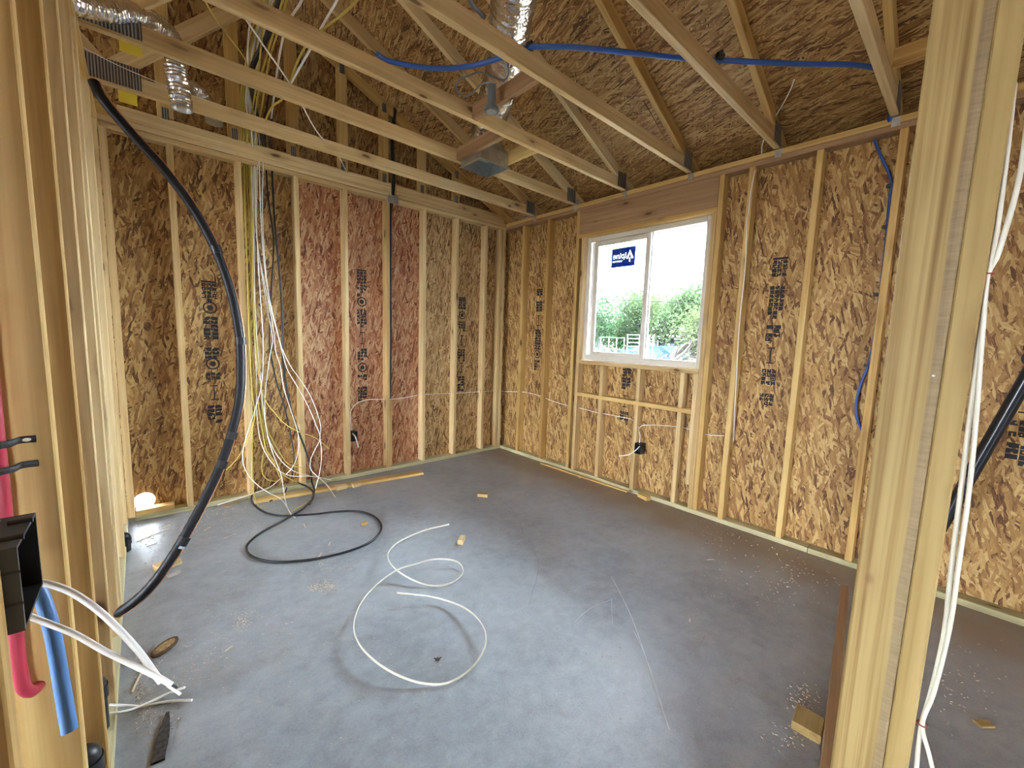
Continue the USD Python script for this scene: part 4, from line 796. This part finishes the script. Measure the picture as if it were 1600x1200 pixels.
streak('scratch', [(1500, 1052), (1520, 1062), (1538, 1072)], .004, plain('scratch_tan', (.40, .30, .22), .9))

# sawdust, shavings and crumbs
def crumbs(spots, seed, smin, smax):
    r = np.random.default_rng(seed); V, F = [], []
    for (px, py, sx, sy, n) in spots:
        for _ in range(n):
            x, y = r.normal(px, sx), r.normal(py, sy)
            c = flo(x, y)
            if not (-3.45 < c[0] < -.02 and -4.6 < c[1] < -.02): continue
            L, w = r.uniform(smin, smax), r.uniform(smin, smax) * .35; a = r.uniform(0, 6.28); h = r.uniform(.0008, .0025) + w * .2
            u = V3(math.cos(a), math.sin(a), 0) * L / 2; t = V3(-math.sin(a), math.cos(a), 0) * w / 2; k = len(V); c[2] = .0006; cu = V3(0, 0, h)
            V += [c - u - t, c + u - t, c + u + t * .4, c - u + t, c - u * .7 + cu, c + u * .8 + cu]
            F += [(k, k + 1, k + 5), (k, k + 5, k + 4), (k + 1, k + 2, k + 5), (k + 2, k + 3, k + 4), (k + 2, k + 4, k + 5), (k + 3, k, k + 4)]
    return trimesh.Trimesh(np.array(V), np.array(F), process=False)
spots = [(330, 800, 55, 18, 520), (280, 830, 45, 14, 160), (250, 840, 20, 20, 80), (420, 770, 40, 10, 160), (510, 880, 25, 8, 120), (510, 917, 9, 5, 160), (490, 918, 5, 3, 50), (378, 968, 7, 7, 90), (600, 835, 25, 12, 60), (650, 820, 16, 6, 40),
         (215, 1080, 14, 26, 260), (240, 1120, 22, 22, 130), (290, 1050, 25, 16, 120), (330, 980, 60, 40, 130), (450, 1000, 120, 80, 150), (640, 1000, 160, 90, 110), (900, 1050, 200, 90, 110), (760, 770, 90, 14, 90), (1255, 1095, 14, 16, 90), (1240, 1150, 16, 14, 60), (1500, 1080, 50, 40, 70), (1010, 770, 50, 12, 90), (1120, 830, 60, 16, 110), (1220, 900, 60, 26, 160), (880, 790, 30, 14, 50)]
tag(obj('sawdust', crumbs(spots, 5, .003, .010), sawdust_m), 'sawdust, crumbs and shavings strewn over the slab', 'sawdust', kind='stuff')
shav = [(240, 836, .20, 33), (260, 823, .05, 30), (324, 827, .06, 40), (360, 838, .075, 22), (237, 852, .05, 20), (213, 1068, .10, 75), (515, 850, .05, 60), (500, 868, .05, 50), (476, 822, .07, 85), (1110, 875, .05, -35), (1078, 970, .025, 20), (358, 1014, .03, 30), (477, 793, .06, 10)]
SHL = ['longest pale sliver, on the slab in front of the far left studs', 'small sliver on the slab just above the longest one', 'sliver lying just right of the arching black pipe', 'sliver on the slab halfway between the arching pipe and the black ring', 'sliver just in front of the longest one at far left',
       'long sliver beside the left partition near the loose white wires', 'sliver inside the big black ring, right of its middle', 'sliver at the near edge of the big black ring', 'upright-looking sliver inside the big black ring, near its far edge', 'pale sliver on the right of the slab, near the right wall', 'small sliver right of the long white scratch', 'short bright sliver on the slab right of the oval knot', 'sliver by the crossing of the two black rings']
for k, (px, py, L, an) in enumerate(shav):
    c = flo(px, py); a = math.radians(an); d = V3(math.cos(a), math.sin(a), 0) * L / 2
    m = board(None, 'wood_shaving', V3(c[0], c[1], .003) - d, V3(c[0], c[1], .0035) + d, .007, .003, (-d[1], d[0], 0), chip_pale)
    tag(m, SHL[k], 'wood shaving', 'wood slivers on the slab')

# ------------------------------------------------------------------ outside the window
def limb(P, r0, r1, sides=6): return tube(P, np.linspace(r0, r1, len(P)), sides)
def leafcloud(pts, size, rng, n):
    V, F = [], []
    for p in pts:
        for _ in range(n):
            c = p + rng.normal(0, size * 3.2, 3); u = rng.normal(0, 1, 3); u /= np.linalg.norm(u); t = np.cross(u, rng.normal(0, 1, 3)); t /= np.linalg.norm(t)
            k = len(V); s_ = size * rng.uniform(.6, 1.3); V += [c - u * s_, c + t * s_ * .35, c + u * s_, c - t * s_ * .35]; F += [(k, k + 1, k + 2), (k, k + 2, k + 3)]
    return trimesh.Trimesh(np.array(V), np.array(F), process=False)
def tree(base, H, seed, label, leaf, n=5, size=.10, trunk=.11, lean=0.0, grp=None):
    rng = np.random.default_rng(seed); br, tips = [], []
    def grow(p, d, L, r, lev):
        k = 6; P = [p]; q = p.copy(); dd = d.copy()
        for _ in range(k):
            dd = dd + rng.normal(0, .16, 3) + V3(0, 0, .05); dd /= np.linalg.norm(dd); q = q + dd * L / k; P.append(q.copy())
        br.append(limb(np.array(P), r, r * .55, 5 if lev else 8))
        if lev >= 2: tips.extend(P[2:])
        if lev < 4:
            for _ in range(3 if lev else 4):
                nd = dd + rng.normal(0, .62, 3) + V3(0, 0, .12); nd /= np.linalg.norm(nd); grow(P[rng.integers(3, k + 1)], nd, L * rng.uniform(.60, .80), r * .55, lev + 1)
    grow(V3(*base), V3(lean, 0, 1.0), H * .33, trunk, 0)
    g = group('tree', label, 'tree', grp)
    obj('branches', cat_mesh(br), bark_out, g); obj('foliage', leafcloud(tips, size, rng, n), leaf, g); return g
G = -.2
def out(px, py, x): q_ = on(0, x, px, py); return q_
def base_at(px, x): q_ = on(0, x, px, 540); return (x, q_[1], G)
tree(base_at(1046, 11.0), 4.6, 4, 'twisted olive tree with bare forking limbs behind the right pane', leaf_olive, 4, .085, .16)
tree(base_at(1100, 16.0), 5.6, 9, 'bright green tree at the right edge of the window', leaf_green, 6, .11)
tree(base_at(1016, 15.0), 4.8, 12, 'thin pale tree partly behind the window stile', leaf_olive, 4, .10)
tree(base_at(945, 13.0), 4.9, 15, 'feathery tree at the left edge of the left pane', leaf_green, 4, .09)
tree(base_at(990, 18.0), 6.4, 18, 'tall feathery tree at the right of the left pane', leaf_olive, 5, .11)
tree(base_at(968, 16.0), 4.2, 21, 'bushy green tree in the middle of the left pane', leaf_green, 6, .12)
tree(base_at(930, 17.0), 4.6, 27, 'rounded tree almost hidden by the left window frame', leaf_green, 5, .12)
rng = np.random.default_rng(33)
def bush(px, x, w, h, seed, label, leaf=leaf_straw):
    rng = np.random.default_rng(seed); b = V3(*base_at(px, x)); tips = []; st = []
    for _ in range(26):
        d = V3(rng.normal(0, .45), rng.normal(0, .45), 1.0); P = np.array([b + V3(rng.normal(0, w * .25), rng.normal(0, w * .45), 0) + d * h * t for t in np.linspace(0, 1, 5)]); st.append(limb(P, .010, .004, 4)); tips.extend(P[1:])
    g = group('bush', label, 'bush'); obj('stems', cat_mesh(st), bark_out, g); obj('foliage', leafcloud(tips, .045, rng, 5), leaf, g)
bush(1030, 5.0, 1.0, 1.10, 1, 'dry straw-coloured bush below the blue car')
bush(1058, 5.2, 1.0, 1.12, 2, 'dry straw-coloured bush in the middle of the right pane')
bush(1088, 5.4, 1.0, 1.05, 3, 'dry straw-coloured bush at the right corner of the window')
for k, (px, x, w, h, l) in enumerate([(935, 9.2, 1.2, 1.2, 'green bush behind the left end of the white fence'), (955, 9.6, 1.2, 1.25, 'green bush behind the middle of the white fence'), (972, 9.4, 1.2, 1.15, 'green bush behind the right end of the white fence'), (992, 10.0, 1.3, 1.25, 'green bush behind the slatted gate'), (1066, 9.0, 1.6, .95, 'low green bush in front of the trailer'), (1044, 8.0, 1.4, .95, 'low green bush below the twisted olive tree'), (1012, 5.2, .7, .98, 'dry bush against the window stile, in front of the car')]):
    bush(px, x, w, h, 40 + k, l, leaf_straw if k == 6 else leaf_green if k < 4 else leaf_olive)
# white wire fence beyond the left pane
fn = group('fence', 'white pipe fence seen through the left pane', 'fence')
def fp(px, py, x=8.0): return on(0, x, px, py)
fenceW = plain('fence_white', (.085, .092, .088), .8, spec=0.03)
for px in (938, 951, 963, 975): obj('post', cyl((8.0, fp(px, 540)[1], G), (8.0, fp(px, 540)[1], fp(px, 527)[2]), .018, 8), fenceW, fn)
for py in (527, 545): obj('rail', cyl(fp(937, py), fp(976, py + 1), .014, 8), fenceW, fn)
gt = group('slatted_gate', 'white gate of horizontal bars beside the fence', 'gate')
for px in (980, 999, 1014, 1020): obj('upright', cyl((8.0, fp(px, 540)[1], G), (8.0, fp(px, 540)[1], fp(px, 523)[2]), .022, 8), fenceW, gt)
for py in (523, 529, 535, 541, 547): obj('bar', cyl(fp(980, py), fp(999, py + .5), .020, 8), fenceW, gt)
# blue car
def extr_y(poly, ya, yb, x):
    m = trimesh.creation.extrude_polygon(Polygon(poly), abs(yb - ya), engine='earcut')   # (u = along y', v = z)
    return m
cb = V3(*base_at(1012, 13.0)); car = group('car', 'dark blue parked car behind the right pane', 'car', loc=(13.0, cb[1], G))
def side_profile(pts, w, x0):
    m = trimesh.creation.extrude_polygon(Polygon(pts), w, engine='earcut'); v = m.vertices.copy(); m.vertices = np.c_[x0 + v[:, 2], v[:, 0], v[:, 1]]; m.fix_normals(); return m
car_blue = plain('car_blue', (.010, .022, .075), .8, spec=0.03); car_glass = plain('car_glass', (.02, .03, .045), .8, spec=0.03); rubber = plain('rubber', (.012, .012, .012), .9, spec=0.03)
obj('body', side_profile([(-2.1, .28), (2.1, .28), (2.15, .62), (1.95, .85), (1.0, .93), (-1.1, .95), (-2.0, .90), (-2.15, .6)], 1.7, -.85), car_blue, car)
obj('cabin', side_profile([(1.05, .92), (.35, 1.42), (-1.0, 1.45), (-1.75, .94)], 1.5, -.75), car_blue, car)
obj('side_window', side_profile([(.80, .96), (.28, 1.34), (-.92, 1.36), (-1.40, .97)], 1.54, -.77), car_glass, car)
for yy_ in (-1.35, 1.35):
    for xx_ in (-.78, .78): obj('wheel', cyl((xx_ - .1, yy_, .31), (xx_ + .1, yy_, .31), .31, 20), rubber, car, smooth=40)
# pale trailer with a flat roof
tb = V3(*base_at(1092, 17.0)); tr = group('trailer', 'low white trailer with a flat layered roof at the right of the window', 'trailer', loc=(17.0, tb[1], G))
tw_ = plain('trailer_white', (.085, .10, .12), .8, spec=0.03); td = plain('trailer_dark', (.016, .02, .034), .8, spec=0.03)
obj('body', bx(-1.0, 1.0, -3.4, 1.6, .5, 1.75), td, tr); obj('roof', cbox(-1.2, 1.2, -3.6, 2.0, 2.0, 2.12), tw_, tr); obj('eave', cbox(-1.15, 1.15, -3.5, 1.8, 1.78, 1.86), tw_, tr)
for yy_ in (-.8, .2, 1.0): obj('window', bx(-1.02, -1.0, yy_ - .25, yy_ + .25, 1.1, 1.55), tw_, tr)
for yy_ in (-2.2, .6): obj('wheel', cyl((-.95, yy_, .32), (-.75, yy_, .32), .32, 18), rubber, tr, smooth=40)
for yy_ in (-3.3, 1.7): obj('roof_post', bx(-1.1, -1.0, yy_ - .05, yy_ + .05, 0, 2.0), tw_, tr)
for k, (pa, pb_, l) in enumerate((((880, 462.5), (1130, 472.5), 'dark overhead power line crossing both panes'), ((880, 434), (1130, 431), 'faint upper overhead line outside the window'))):
    a, b = out(*pa, 8.6), out(*pb_, 8.6); d = b - a
    P = np.array([a + d * t - V3(0, 0, .06 * math.sin(math.pi * ((t + .6) / 2.2))) for t in np.linspace(-.6, 1.6, 24)])
    tag(obj('power_line', tube(P, .011 if k == 0 else .006, 6), rubber if k == 0 else plain('line_grey', (.5, .5, .5), .6)), l, 'power line')
